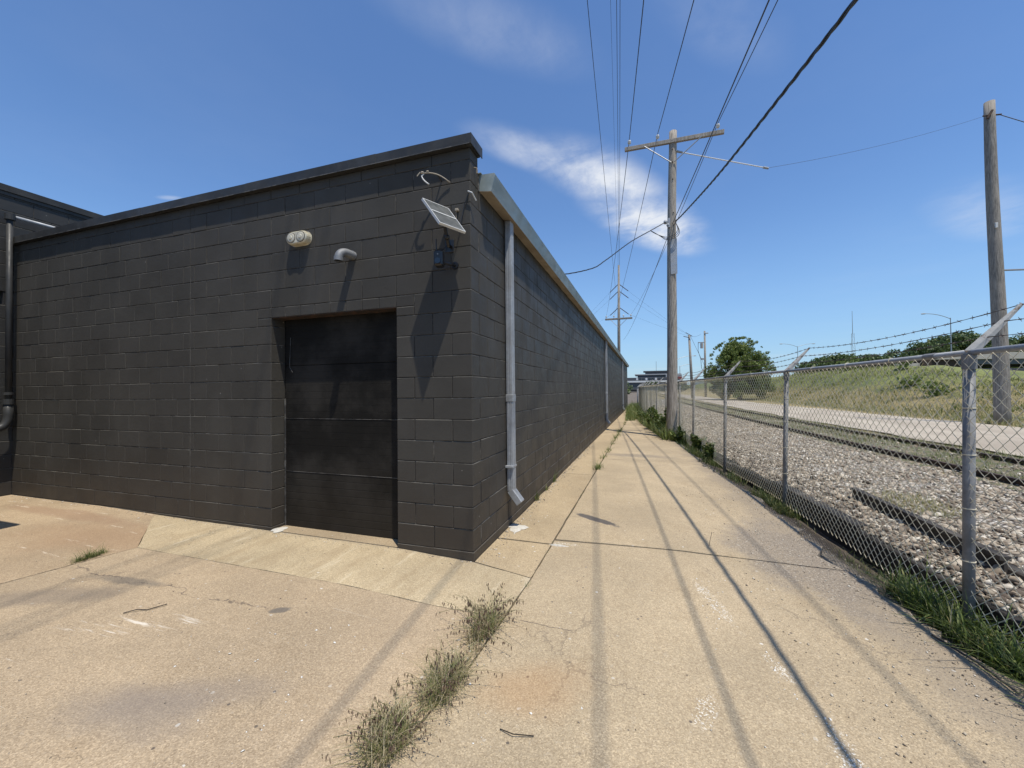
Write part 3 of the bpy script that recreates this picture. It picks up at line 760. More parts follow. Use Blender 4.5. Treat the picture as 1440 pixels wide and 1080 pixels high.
# ------------------------------------------------------------------ taller annex on the left
ann = empty('annex_building', (XL, 0, 0), 'taller black painted block building behind the far left end of the wall', 'building')
ab = []
for i in range(23):
    y = -6.5 - (C if i % 2 else 0)
    while y < 7:
        lo = (XL-.19, y+.003, i*C+.003); hi = (XL-.004, y+2*C-.003, min((i+1)*C, 4.55)-.003)
        win = (-1.2 < y+C < -.13) and 2.55 < i*C+.1 < 3.05
        hid = y > .05 and i*C < 3.3
        if not win and not hid: ab.append((lo, hi))
        y += 2*C
vis = [k for k, (lo, hi) in enumerate(ab) if hi[1] > -.2]
av, af = [], []
n_ = 0
for k, (lo, hi) in enumerate(ab):
    if k in vis:
        keep(MB().box(lo, hi, CH).obj('concrete_block', M_paint_old), ann)
    else:
        av.append(cbox_verts(lo, hi, CH)); af += [tuple(j+24*n_ for j in f) for f in CF]; n_ += 1
o = mesh_obj('concrete_blocks', np.concatenate(av), af, M_paint_old, kind='stuff'); keep(o, ann)
ac = MB(); ac.box((XL-.18, -6.5, -.3), (XL-.012, -1.16, 4.54), .001); ac.box((XL-.18, -.1, -.3), (XL-.012, 7.2, 4.5405), .001); ac.box((XL-.18, -1.1595, -.3), (XL-.012, -.1005, 2.61), .001); ac.box((XL-.18, -1.1595, 3.06), (XL-.012, -.1005, 4.5395), .001)
ac.obj('mortar_core', M_core, ann)
box('window_pane', (XL-.17, -1.159, 2.611), (XL-.15, -.101, 3.059), M_glassdark, ann)
box('window_sill', (XL-.14, -1.158, 2.612), (XL-.006, -.102, 2.63), M_fascia, ann)
box('coping', (XL-.22, -6.6, 4.555), (XL+.03, 7.2, 4.655), M_fascia, ann)
box('coping_lip', (XL-.01, -6.6, 4.50), (XL+.012, 7.2, 4.554), M_fascia, ann)
box('roof', (XL-9, -6.5, 4.4), (XL-.2, 7, 4.5), M_fascia, ann)
box('rear_wall', (XL-9, -6.5, -.3), (XL-8.8, 7, 4.39), M_core, ann); box('end_wall', (XL-8.79, -6.5, -.3), (XL-.2, -6.3, 4.39), M_core, ann); box('end_wall', (XL-8.79, 6.8, -.3), (XL-.2, 7, 4.39), M_core, ann)
# unseen roof added out of frame to cast the shade on the slab
cn = MB().box((XL+.01, -4.3, 2.30), (-4.74, -1.32, 2.42), .01).obj('unseen_shade_caster', M_fascia, ann)
pp = empty('wall_pipe', (-7.44, -.09, 0), 'black vertical pipe with couplings in the corner of the two walls', 'pipe')
keep(MB().tube([(-7.41, -.10, 1.38), (-7.41, -.10, 4.13)], .035, 14).obj('pipe_body', M_fascia, smooth=True), pp)
keep(MB().tube([(-7.41, -.10, 1.36), (-7.41, -.10, 1.44)], .062, 14).tube([(-7.41, -.10, 1.50), (-7.41, -.10, 1.54)], .056, 14).obj('coupling', M_fascia, smooth=False), pp)
keep(MB().tube([(-7.41, -.10, 1.37)] + bez((-7.41, -.10, 1.20), (-7.41, -.10, 1.02), (-7.41, -.24, 1.00), 6) + [(-7.41, -.5, 1.0)], .052, 12).obj('elbow', M_fascia, smooth=True), pp)
keep(MB().tube([(-7.41, -.10, 4.10), (-7.41, -.10, 4.185)], .056, 14).obj('top_fitting', M_fascia), pp)
keep(MB().tube([(-7.41, -.09, 4.16), (-7.41, 1.6, 4.16)], .024, 12).obj('conduit', M_galv, smooth=True), pp)

# ------------------------------------------------------------------ fixtures on the facade
lf = empty('wall_light', (-2.0, -.05, 3.15), 'yellowed clear oval twin lamp wall light above the garage door', 'light')
def stad(x0, x1, z0, z1, y0, y1, n=10):   # stadium prism, long axis x
    r_ = (z1-z0)/2; zc = (z0+z1)/2; pr_ = []
    for k in range(n+1): a = -math.pi/2 + math.pi*k/n; pr_.append((x1-r_+r_*math.cos(a), zc+r_*math.sin(a)))
    for k in range(n+1): a = math.pi/2 + math.pi*k/n; pr_.append((x0+r_+r_*math.cos(a), zc+r_*math.sin(a)))
    N_ = len(pr_); cx_ = (x0+x1)/2
    V = []; rings = [(y1, 1.), (y0+.03, 1.), (y0+.008, .93), (y0, .80)]
    for yv, s_ in rings: V += [(cx_+(px-cx_)*(1-(1-s_)*.6), yv, zc+(pz-zc)*s_) for px, pz in pr_]
    Fc = [(r_i*N_+k, r_i*N_+(k+1) % N_, (r_i+1)*N_+(k+1) % N_, (r_i+1)*N_+k) for r_i in range(3) for k in range(N_)] + [tuple(range(3*N_, 4*N_)), tuple(range(N_))[::-1]]
    return V, Fc
V, Fc = stad(-2.155, -1.865, 3.085, 3.225, -.070, -.012); keep(mesh_obj('lens_cover', V, Fc, M_plastic), lf)
V, Fc = stad(-2.160, -1.860, 3.08, 3.23, -.012, -.001); keep(mesh_obj('backplate', V, Fc, M_plastic), lf)
for cx_ in (-2.075, -1.945):
    o = MB().tube([(cx_, -.068, 3.155), (cx_, -.0745, 3.155), (cx_, -.078, 3.155)], [.050, .050, .040], 20).obj('lamp', M_bulb, smooth=False); keep(o, lf)
    keep(MB().tube([(cx_, -.066, 3.155), (cx_, -.0725, 3.155)], .057, 20).obj('lamp_rim', M_tie), lf)
    keep(MB().tube([(cx_, -.0775, 3.155), (cx_, -.084, 3.155)], [.026, .018], 14).obj('bulb', M_plastic), lf)

vp = empty('vent_pipe', (-1.32, -.06, 2.9), 'grey metal vent elbow sticking out of the wall above the door', 'vent')
arc = [(-1.32, .005, 2.895), (-1.332, -.05, 2.90)] + bez((-1.34, -.08, 2.903), (-1.362, -.152, 2.90), (-1.368, -.16, 2.835), 8)
keep(MB().tube(arc, .042, 16, caps=False).obj('elbow', M_vent, smooth=True), vp)
keep(MB().tube([(-1.368, -.16, 2.84), (-1.369, -.162, 2.80)], .046, 16, caps=False).obj('collar', M_vent, smooth=True), vp)
keep(MB().tube([(-1.3685, -.161, 2.86), (-1.369, -.162, 2.806)], .036, 16).obj('dark_opening', M_blackplastic), vp)
keep(MB().tube([(-1.325, -.02, 2.897), (-1.328, -.032, 2.898)], .046, 16).obj('seam_band', M_vent), vp)

# solar panel
A, B, D_ = Vector((-.352, -.28, 3.205)), Vector((-.140, -.355, 2.925)), Vector((-.008, -.11, 2.915)); Cc = A + D_ - B
spn = empty('solar_panel', (-.17, -.19, 3.05), 'small tilted solar panel in a white frame near the top corner of the wall', 'solar panel')
nrm = (B-A).cross(D_-A).normalized()
if nrm.z < 0: nrm = -nrm
def quad_slab(P, t0, t1):
    V = [p + nrm*t0 for p in P] + [p + nrm*t1 for p in P]
    return V, [(0, 1, 2, 3), (7, 6, 5, 4), (0, 4, 5, 1), (1, 5, 6, 2), (2, 6, 7, 3), (3, 7, 4, 0)]
def inset(u, v): return A + (B-A)*u + (Cc-A)*v
def q4(u0_, u1_, v0_, v1_): return [inset(u0_, v0_), inset(u1_, v0_), inset(u1_, v1_), inset(u0_, v1_)]
V, Fc = quad_slab(q4(.03, .97, .03, .97), .004, .010); keep(mesh_obj('backsheet', V, Fc, M_pv), spn)
V, Fc = quad_slab(q4(.03, .97, .03, .97), .0105, .014); keep(mesh_obj('cells', V, Fc, M_pvtop), spn)
fr = MB()
for q in (q4(0, .025, 0, 1), q4(.975, 1, 0, 1), q4(.0252, .9748, 0, .03), q4(.0252, .9748, .97, 1)):
    V, Fc = quad_slab(q, -.004, .018); fr.add(V, Fc)
keep(fr.obj('frame', M_white), spn)
for t0, t1 in ((-.003, .0036), (.0145, .019)):
    V, Fc = quad_slab(q4(.455, .495, .0405, .9595), t0, t1); keep(mesh_obj('cross_bar', V, Fc, M_white), spn)
cm_ = inset(.5, .5)
keep(MB().tube([(-.215, -.002, 2.86), (-.20, -.06, 2.84), (-.185, -.12, 2.90), tuple(cm_ - nrm*.005)], [.016, .016, .015, .022], 8).ell((-.185, -.12, 2.90), (.028, .028, .028)).box((-.26, -.012, 2.80), (-.17, -.001, 2.92), .003).obj('mount_arm', M_blackplastic), spn)
keep(MB().tube([tuple(cm_ - nrm*.01)] + [tuple(p) for p in bez(cm_ - nrm*.02 + Vector((.02, .05, -.02)), (-.10, -.04, 2.90), (-.06, -.012, 3.22), 8)] + [(-.012, -.012, 3.33)], .005, 6).obj('cable', M_cable), spn)
# camera
sc_ = empty('security_camera', (-.2, -.12, 2.68), 'small black security camera on a bracket below the solar panel', 'camera')
M_ = Matrix.Translation((-.225, -.20, 2.675)) @ Matrix.Rotation(math.radians(14), 4, 'Z')
keep(MB().box((-.040, -.045, -.065), (.040, .055, .075), .014, M_).obj('housing', M_blackplastic), sc_)
keep(MB().tube([M_ @ Vector((0, -.046, -.025)), M_ @ Vector((0, -.056, -.025))], .026, 16).obj('lens', M_glassdark), sc_)
keep(MB().tube([M_ @ Vector((0, -.046, .035)), M_ @ Vector((0, -.050, .035))], .007, 10).obj('sensor', M_vent), sc_)
keep(MB().tube([M_ @ Vector((.02, .05, -.01)), (-.17, -.08, 2.66), (-.16, -.002, 2.67)], .014, 8).tube([(-.16, -.012, 2.67), (-.16, -.001, 2.67)], .035, 12).obj('bracket', M_blackplastic), sc_)
keep(MB().tube([(-.24, -.13, 2.74)] + [tuple(p) for p in bez((-.25, -.10, 2.80), (-.30, -.03, 2.80), (-.22, -.02, 2.88), 6)], .004, 6).obj('cable', M_cable), sc_)
keep(MB().tube([M_ @ Vector((-.03, .03, .07)), M_ @ Vector((-.035, .035, .20))], .005, 6).obj('antenna', M_blackplastic), sc_)
# old conduit loop with a stub
cl = empty('wire_loop', (-.4, -.08, 3.5), 'frayed pale cable loop sticking out of the wall high above the solar panel', 'cable')
keep(MB().tube([(-.20, -.012, 3.46)] + [tuple(p) for p in bez((-.25, -.03, 3.50), (-.33, -.07, 3.56), (-.42, -.12, 3.535), 8)], .0055, 7).obj('cable_run', M_soffit, smooth=True), cl)
keep(MB().tube([(-.42, -.12, 3.535)] + [tuple(p) for p in bez((-.435, -.135, 3.50), (-.415, -.14, 3.45), (-.365, -.12, 3.42), 8)], .0065, 7).obj('cable_end', M_white, smooth=True), cl)
keep(MB().ell((-.43, -.13, 3.535), (.018, .017, .012)).ell((-.39, -.105, 3.553), (.015, .012, .009)).tube([(-.45, -.135, 3.54), (-.475, -.15, 3.50)], .005, 6).obj('splice', M_soffit), cl)
keep(MB().tube([(-.30, -.001, 3.50), (-.31, -.06, 3.535)], .008, 6).obj('staple', M_fascia), cl)
cb = empty('cable_clamp', (-.14, -.02, 3.2), 'small brass cable clamp on the wall right of the solar panel', 'clamp')
keep(MB().box((-.15, -.03, 3.175), (-.115, -.001, 3.20), .004).tube([(-.14, -.02, 3.19), (-.14, -.015, 3.08)], .004, 6).obj('clamp_body', M_soffit), cb)
cd_ = empty('corner_hook', (.0, .03, 3.3), 'small pale bent hook on the corner beside the gutter end', 'hook')
keep(MB().tube([(-.02, -.003, 3.35), (-.01, -.03, 3.34), (.03, -.03, 3.32), (.045, .03, 3.27)], .007, 6).obj('hook_body', M_white), cd_)
keep(MB().tube([(.001, .09, 3.62), (.03, .09, 3.61), (.03, .09, 3.56)], .006, 6).obj('hook_body', M_soffit), cd_)

# ------------------------------------------------------------------ chain link fence
fence = empty('chain_link_fence', (3.4, .3, -.2), 'galvanized chain link fence with three strands of barbed wire beside the walkway', 'fence')
POST_Y = [-2.9, .3, 3.35, 6, 9.2, 11.5, 14.2, 16.6, 18.8, 21, 23.5, 26.5, 29.5, 32.5, 35.5, 39, 43]
RZ = 1.715
def bz(y): return gz(3, y) - .12
PP = []
for i, y in enumerate(POST_Y):
    x = fx(y); lean = [0, -.028, -.045, -.035, -.04][i] if i < 5 else random.uniform(-.05, .03)
    rad = .0325 if i == 1 else .030
    zt = RZ if y < 13 else RZ-.03-(y-13)*.0015
    b0 = Vector((x+lean, y, bz(y)-.2)); t0 = Vector((x+.02, y, zt-.02))
    o = MB().tube([b0, b0.lerp(t0, .5), t0], rad, 16).obj('post', M_post, smooth=True); keep(o, fence)
    keep(MB().tube([t0 - Vector((0, 0, .09)), t0 + Vector((0, 0, .012))], rad+.007, 16).obj('post_cap', M_post), fence)
    for zz in (.25, .62, 1.0, 1.33):
        p = b0.lerp(t0, (zz-b0.z)/(t0.z-b0.z)); keep(MB().tube([p - Vector((0, 0, .003)), p + Vector((0, 0, .003))], rad+.004, 14).obj('tie_wire', M_wire), fence)
    PP.append((x+.02, y, zt, rad))
    # outward arm of pressed sheet
    a = t0 + Vector((0, 0, .02)); e = a + Vector((.29, 0, .335))
    d = (e-a).normalized(); s_ = Vector((0, 1, 0)); n2 = d.cross(s_)
    V = []
    for t, wd, th in ((0, .070, .018), (.4, .058, .024), (.85, .030, .012), (1, .022, .010)):
        c_ = a.lerp(e, t)
        for q in ((-1, 0), (0, 1), (1, 0), (0, -.25)): V.append(c_ + n2*q[0]*wd*.5 + s_*q[1]*th)
    Fc = [(k*4+j, k*4+(j+1) % 4, (k+1)*4+(j+1) % 4, (k+1)*4+j) for k in range(3) for j in range(4)] + [(3, 2, 1, 0), (12, 13, 14, 15)]
    o = mesh_obj('barb_arm', V, Fc, M_arm); keep(o, fence)
for i in range(len(PP)-1):
    a, b = PP[i], PP[i+1]
    p0, p1 = Vector((a[0]+.01, a[1], a[2]+.008)), Vector((b[0]+.01, b[1], b[2]+.008))
    keep(MB().tube([p0, p0.lerp(p1, .5) + Vector((0, 0, random.uniform(-.006, .004))), p1], .0215, 12).obj('top_rail', M_galv if i < 3 else M_post, smooth=True), fence)
    c_ = p0.lerp(p1, .12 if i == 1 else .5); keep(MB().tube([c_ - (p1-p0).normalized()*.06, c_ + (p1-p0).normalized()*.06], .0245, 12).obj('rail_sleeve', M_post), fence)
    for t in (.25, .5, .75):
        c_ = p0.lerp(p1, t + random.uniform(-.03, .03)); d = (p1-p0).normalized()
        keep(MB().tube([c_ - d*.003, c_ + d*.003], .026, 10).obj('tie_wire', M_wire), fence)
# fabric: interwoven zigzag wires; each strand is real wire
def fabric(a, b, i):
    p0 = np.array([a[0]-.035, a[1]]); p1 = np.array([b[0]-.035, b[1]]); L = np.linalg.norm(p1-p0); u = (p1-p0)/L; nn = np.array([-u[1], u[0]])
    P = .0465; nS = int(L/P); H = .0465
    zt = min(a[2], b[2])-.012; zb_ = bz((a[1]+b[1])/2)+.03; nR = int((zt-zb_)/H)
    k = np.arange(nR+1); R_ = .0029 if a[1] < 9 else .0033
    Vs, Fs = [], []
    ring = np.array([[1, 0], [0, 1], [-1, 0], [0, -1]])*R_*np.array([1.35, 1.0])
    base = 0
    w1 = .035*math.sin(i*2.1)
    for s_ in range(nS):
        ph = s_ % 2
        uu = s_*P + ((k+ph) % 2)*P*1.0
        off = np.where((k+ph) % 2 == 0, -.0022, .0022)
        zz = zt - k*H + .004*np.sin(s_*.11)
        bow = .012*np.sin(np.pi*uu/L*2+i)*np.sin(k/nR*np.pi) + w1*np.sin(np.pi*uu/L)*(k/nR)**2
        if i <= 1: bow = bow + .03*np.sin(uu*2.2+1)*np.clip((k/nR-.8)*5, 0, 1)
        c_ = p0[None, :] + uu[:, None]*u[None, :] + (off+bow)[:, None]*nn[None, :]
        V = np.zeros((nR+1, 4, 3))
        for q in range(4):
            V[:, q, :2] = c_ + ring[q, 0]*u[None, :] + ring[q, 1]*nn[None, :]; V[:, q, 2] = zz
        Vs.append(V.reshape(-1, 3))
        r_ = np.arange(nR)
        for q in range(4):
            q2 = (q+1) % 4
            Fs.append(np.stack([base+r_*4+q, base+r_*4+q2, base+(r_+1)*4+q2, base+(r_+1)*4+q], 1))
        base += (nR+1)*4
    o = np_obj('chain_link_mesh', np.concatenate(Vs), np.concatenate(Fs), M_wire, smooth=True); keep(o, fence)
for i in range(len(PP)-1):
    if PP[i][1] < 30: fabric(PP[i], PP[i+1], i)
# tension wires close to the bottom
for wv in range(3):
    t = (.30, .62, .95)[wv]; pts = []; V = MB()
    for i, (x, y, z, rd) in enumerate(PP):
        pts.append(Vector((x + .29*t + .012, y, z + .335*t + .012)))
    full = []
    for a, b in zip(pts[:-1], pts[1:]):
        n_s = 10
        for k in range(n_s):
            tt = k/n_s; full.append(a.lerp(b, tt) - Vector((0, 0, .03*4*tt*(1-tt)*(1+.5*wv))))
    full.append(pts[-1])
    for sgn in (0, 1):   # two plied wires
        V.tube([p + Vector((0, 0, .0018*(1 if (k+sgn) % 2 else -1))) for k, p in enumerate(full)], .0021, 5)
    Ltot = 0; nxt = .05
    for a, b in zip(full[:-1], full[1:]):
        L = (b-a).length; d = (b-a).normalized()
        while nxt < Ltot + L and a.y < 24:
            c_ = a + d*(nxt-Ltot); r1 = random.uniform(0, math.pi)
            for q in range(2):
                ang = r1 + q*math.pi/2 + random.uniform(-.3, .3); v = Vector((math.cos(ang), 0, math.sin(ang)))
                v = (v + d*random.uniform(-.25, .25))*.017
                V.tube([c_ - v, c_ + v], [.0008, .0019] if 0 else .0016, 4)
            V.tube([c_ - d*.009, c_ + d*.009], .0048, 6)
            nxt += .127
        Ltot += L
    keep(V.obj('barbed_wire', M_barb), fence)

# low retaining timbers behind the fence, holding the ballast
rw = empty('timber_edging', (3.7, 1, -.2), 'row of old blackened timbers holding back the gravel behind the fence', 'edging')
y = -2.2; k = 0
while y < 9:
    L = random.uniform(1.7, 2.4); y2 = y+L-.01
    xa_, xb_ = fx(y)+.095, fx(y2)+.095; ang = math.atan2(xb_-xa_, L)
    top = (.0 if .3 < y < 3.2 else -.045) + random.uniform(-.012, .012) - (.0 if y < 5 else .04)
    M_ = Matrix.Translation((xa_, y, 0)) @ Matrix.Rotation(-ang, 4, 'Z') @ Matrix.Rotation(random.uniform(-.03, .03), 4, 'Y')
    keep(MB().box((-.02, .01, -.46), (.13, L-.01, top), .012, M_).obj('timber', M_tie), rw)
    y = y2; k += 1
# rails
def rail(pts, nm, lb, z0, rm=None):
    e_ = empty(nm, pts[0], lb, 'rail', None)
    def prof(o, zz, hw, hh):
        V = []
        for x_, y_ in o:
            for q in ((-hw, zz), (hw, zz), (hw, zz+hh), (-hw, zz+hh)): V.append((x_+q[0], y_, q[1]))
        return V, [(i*4+j, i*4+(j+1) % 4, (i+1)*4+(j+1) % 4, (i+1)*4+j) for i in range(len(o)-1) for j in range(4)] + [(3, 2, 1, 0), tuple(len(o)*4-4+j for j in range(4))]
    xy = [(p[0], p[1]) for p in pts]
    for nm2, zz, hw, hh in (('rail_foot', z0, .07, .02), ('rail_web', z0+.0205, .011, .10), ('rail_head', z0+.121, .036, .035)):
        V, Fc = prof(xy, zz, hw, hh); keep(mesh_obj(nm2, V, Fc, rm or M_rail), e_)
    return e_
ys_r = list(np.arange(-14, 60, 1.5)) + [80, 120, 150]
rail([(rbx(y), y, 0) for y in ys_r], 'steel_rail', 'near rusty rail of the track between ballast and grass', -.075)
rail([(rbx(y)+1.6, y, 0) for y in ys_r], 'steel_rail', 'far rusty rail of the track beside the pale gravel road', -.085)
rail([(4.27 - .02*(y), y, 0) for y in np.arange(.9, 3.4, .4)], 'steel_rail', 'short old rail half buried in the ballast close to the fence', -.045, M_tie)
od = empty('old_timber', (4.45, .2, 0), 'splintered dark timber lying in the ballast right of the nearest fence post', 'timber')
M_ = Matrix.Translation((4.44, -1.5, -.03)) @ Matrix.Rotation(math.radians(3), 4, 'Z')
keep(MB().box((-.05, 0, -.03), (.045, 2.5, .055), .012, M_).box((.055, .3, -.03), (.12, 2.1, .03), .01, M_).obj('timber', M_tie), od)

# ------------------------------------------------------------------ stones
def ico():
    t = (1+5**.5)/2
    V = np.array([(-1, t, 0), (1, t, 0), (-1, -t, 0), (1, -t, 0), (0, -1, t), (0, 1, t), (0, -1, -t), (0, 1, -t), (t, 0, -1), (t, 0, 1), (-t, 0, -1), (-t, 0, 1)], float)
    V /= np.linalg.norm(V[0])
    Fc = np.array([(0, 11, 5), (0, 5, 1), (0, 1, 7), (0, 7, 10), (0, 10, 11), (1, 5, 9), (5, 11, 4), (11, 10, 2), (10, 7, 6), (7, 1, 8), (3, 9, 4), (3, 4, 2), (3, 2, 6), (3, 6, 8), (3, 8, 9), (4, 9, 5), (2, 4, 11), (6, 2, 10), (8, 6, 7), (9, 8, 1)])
    return V, Fc
IV, IF = ico()
OV = np.array([(1, 0, 0), (-1, 0, 0), (0, 1, 0), (0, -1, 0), (0, 0, 1), (0, 0, -1)], float)
OF = np.array([(0, 2, 4), (2, 1, 4), (1, 3, 4), (3, 0, 4), (2, 0, 5), (1, 2, 5), (3, 1, 5), (0, 3, 5)])
def stones(name, P, S, m_, flat=.62, jit=.28, octa=False, **k):
    BV, BF = (OV, OF) if octa else (IV, IF)
    n = len(P); V = BV[None] * (1 + RNG.uniform(-jit, jit, (n, len(BV), 1)))
    sc = np.stack([RNG.uniform(.7, 1.25, n), RNG.uniform(.7, 1.25, n), RNG.uniform(flat*.7, flat*1.2, n)], 1)*S[:, None]
    V = V*sc[:, None, :]
    t = RNG.normal(0, .35, (n, 2)); V[:, :, 2] += V[:, :, 0]*t[:, :1] + V[:, :, 1]*t[:, 1:]
    a = RNG.uniform(0, 6.28, n); c_, s_ = np.cos(a)[:, None], np.sin(a)[:, None]
    X = V[:, :, 0]*c_ - V[:, :, 1]*s_; Y = V[:, :, 0]*s_ + V[:, :, 1]*c_
    V = np.stack([X, Y, V[:, :, 2]], 2) + P[:, None, :]
    Fa = (BF[None] + (np.arange(n)*len(BV))[:, None, None]).reshape(-1, 3)
    return np_obj(name, V.reshape(-1, 3), Fa, m_, kind='stuff', **k)
fxa = lambda y: np.interp(y, FY, FX)
n = 30000
y = -2.5 + 16.5*RNG.random(n)**1.35
u = RNG.random(n); x0_ = fxa(y)+.12; x1_ = np.interp(y, RBY, RBX)-.12; x = x0_+(x1_-x0_)*u
P = np.stack([x, y, -.04 + RNG.uniform(-.008, .02, n)], 1); S = RNG.gamma(6, .0040, n).clip(.010, .050)
stones('ballast_stones', P, S, M_stone)
n = 2600; y = -2 + 12*RNG.random(n)**1.2; x = fxa(y)+.14+RNG.gamma(1.4, .22, n)
stones('dirty_stones', np.stack([x, y, -.03+RNG.uniform(0, .025, n)], 1), RNG.gamma(5, .0038, n).clip(.006, .04), M_dirtystone)
n = 9000   # farther and on the verge between the rails
y = 13 + 22*RNG.random(n)**1.3; x = fxa(y)+.15+(np.interp(y, RBY, RBX)-.1-fxa(y)-.15)*RNG.random(n)
stones('ballast_stones', np.stack([x, y, -.03+RNG.uniform(0, .02, n)], 1), RNG.uniform(.02, .05, n), M_stone)
n = 3500
y = -3 + 30*RNG.random(n)**1.2; x = np.interp(y, RBY, RBX)+RNG.uniform(-.1, 2.1, n)
stones('ballast_stones', np.stack([x, y, -.02+RNG.uniform(0, .012, n)], 1), RNG.uniform(.012, .035, n), M_stone)
# grit on the shoulder and along the walkway edge
def sh_z(x, y):
    s_ = x - fxa(y); g = np.interp(x, [1, 1.7, 4], [-.086, -.09, -.19]) - np.clip(y-8, 0, 99)*.0045
    return g - .05 - .09*np.clip((s_+.34)/.34, 0, 1)**1.2
n = 26000
y = -2.6 + 12*RNG.random(n)**1.4; s_ = -RNG.random(n)**.75*1.45+.03; x = fxa(y)+s_
zz = np.where(s_ < -.36, np.interp(x, [0, 1, 1.7, 4], [-.082, -.086, -.09, -.19])+.001, sh_z(x, y))
keepm = ((s_ > -.6) | (RNG.random(n) < .14)) & ((y < 4) | (s_ > -.5))
stones('shoulder_grit', np.stack([x, y, zz+.003], 1)[keepm], (RNG.gamma(2.2, .0014, n).clip(.001, .012))[keepm], M_pebble, octa=True)
n = 2600     # loose pebbles and chips over the slabs
x = RNG.uniform(-4, 2.9, n); y = -2.9 + 8*RNG.random(n)**2.0; m_ok = (y < -.05) | (x > .03)
x, y = x[m_ok], y[m_ok]; z = np.array([gz(a, b) for a, b in zip(x, y)])
stones('loose_pebbles', np.stack([x, y, z+.001], 1), RNG.gamma(2.2, .0011, len(x)).clip(.001, .009), M_pebble, octa=True, flat=.5)
n = 900; y = RNG.uniform(0, 8, n)**1; x = .02 + RNG.gamma(1.6, .035, n)
stones('wall_foot_grit', np.stack([x, y, -.08+0*y], 1), RNG.gamma(3, .0022, n).clip(.002, .018), M_pebble, octa=True)
n = 500; x = RNG.uniform(-7.4, .0, n); y = -.02 - RNG.gamma(1.5, .03, n); z = np.array([gz(a, b) for a, b in zip(x, y)])
stones('wall_foot_grit', np.stack([x, y, z], 1), RNG.gamma(3, .0018, n).clip(.002, .013), M_pebble, octa=True)
# crushed white flecks in scrape patches
Pl = []
for cx, cy, sx, sy, k in [(2.33, -1.33, .035, .13, 110), (2.2, -.8, .03, .10, 50), (1.95, -.15, .05, .22, 90), (2.0, .2, .05, .1, 40), (-.2, -1.9, .12, .12, 50), (-.7, -1.72, .2, .08, 40), (-.45, -1.35, .3, .1, 50), (-1.2, -1.55, .4, .08, 40), (.45, -1.15, .05, .1, 40), (.9, -1.3, .3, .3, 25)]:
    for _ in range(int(k*.4)): Pl.append((random.gauss(cx, sx), random.gauss(cy, sy)))
Pl = np.array(Pl); z = np.array([gz(a, b)+.001 for a, b in Pl])
M_fleck = mat('white_flecks', lambda N: ((.72, .69, .62), .9))
stones('white_flecks', np.column_stack([Pl, z]), RNG.gamma(2.5, .0017, len(Pl)).clip(.001, .010), M_fleck, octa=True, flat=.4)
o = stones('red_stone', np.array([[5.05, 1.55, .03]]), np.array([.085]), M_red); del o['kind']; o['label'] = 'reddish brick lump lying on the pale ballast stones right of the post'; o['category'] = 'stone'
o.name = 'brick_lump'
def patch(name, cx, cy, rx, ry, lb, z):
    V = [(cx, cy, z+.016)]; n = 22
    for rr, hh in ((.5, .013), (1., .0)):
        for k in range(n):
            a = 2*math.pi*k/n; j = 1+.22*math.sin(3*a+cx)+.15*random.uniform(-1, 1)
            V.append((cx+rx*rr*j*math.cos(a), cy+ry*rr*j*math.sin(a), z+hh+.003))
    Fc = [(0, 1+k, 1+(k+1) % n) for k in range(n)] + [(1+k, 1+n+k, 1+n+(k+1) % n, 1+(k+1) % n) for k in range(n)]
    return mesh_obj(name, V, Fc, M_chalk, label=lb, cat='rubble')
patch('mortar_patch', .115, .98, .10, .13, 'white crumbled mortar patch on the ground under the near downspout', gz(.1, 1))
patch('mortar_patch', -2.36, .03, .07, .09, 'white mortar dab at the left foot of the garage door opening', gz(-2.3, 0)+.004)
patch('mortar_patch', .66, .60, .09, .018, 'small pale cement smear across the crossing of the slab joints', gz(.6, .6)-.004)
def twig(pts, r_, lb, nm='twig'):
    MB().tube(pts, r_, 6).obj(nm, M_tie, label=lb, cat='twig')
zt = gz(1, -1.8)+.006
twig([(.86, -1.66, zt), (.93, -1.68, zt+.01), (1.02, -1.65, zt)], .0022, 'thin forked twig lying on the walkway at the bottom centre')
twig([(-1.95, -1.60, gz(-2, -1.6)+.006), (-1.90, -1.545, gz(-2, -1.6)+.012), (-1.84, -1.52, gz(-2, -1.6)+.006), (-1.78, -1.43, gz(-2, -1.6)+.01)], .003, 'dark stick lying on the driveway at the far left')
twig([(2.10, 1.0, zt), (2.11, 1.0, zt+.06), (2.13, 1.01, zt+.14)], .002, 'dry stalk standing in the cross joint of the walkway')
twig([(3.28, -.05, -.14), (3.36, -.30, -.145), (3.38, -.55, -.145)], .006, 'dark bent stick on the dirt beside the lush grass', 'stick')

# ------------------------------------------------------------------ grasses
def blades(bases, H, W, bend, dirs=None, seg=3, tipw=.25):
    """curved tapering blades -> V, F"""
    n = len(bases); a = RNG.uniform(0, 6.283, n) if dirs is None else dirs
    dx, dy = np.cos(a), np.sin(a); V = np.zeros((n, (seg+1)*2, 3)); 
    for k in range(seg+1):
        t = k/seg; wv = W*(1-(1-tipw)*t**1.5)*.5 if k < seg else W*.06
        hx = bend*H*t**2; zz = H*t*(1-.35*bend*t)
        cx = bases[:, 0]+dx*hx; cy = bases[:, 1]+dy*hx; cz = bases[:, 2]+zz
        V[:, 2*k] = np.stack([cx-dy*wv, cy+dx*wv, cz], 1); V[:, 2*k+1] = np.stack([cx+dy*wv, cy-dx*wv, cz], 1)
    q = np.array([(2*k, 2*k+1, 2*k+3, 2*k+2) for k in range(seg)])
    Fa = (q[None] + (np.arange(n)*(seg+1)*2)[:, None, None]).reshape(-1, 4)
    return V.reshape(-1, 3), Fa
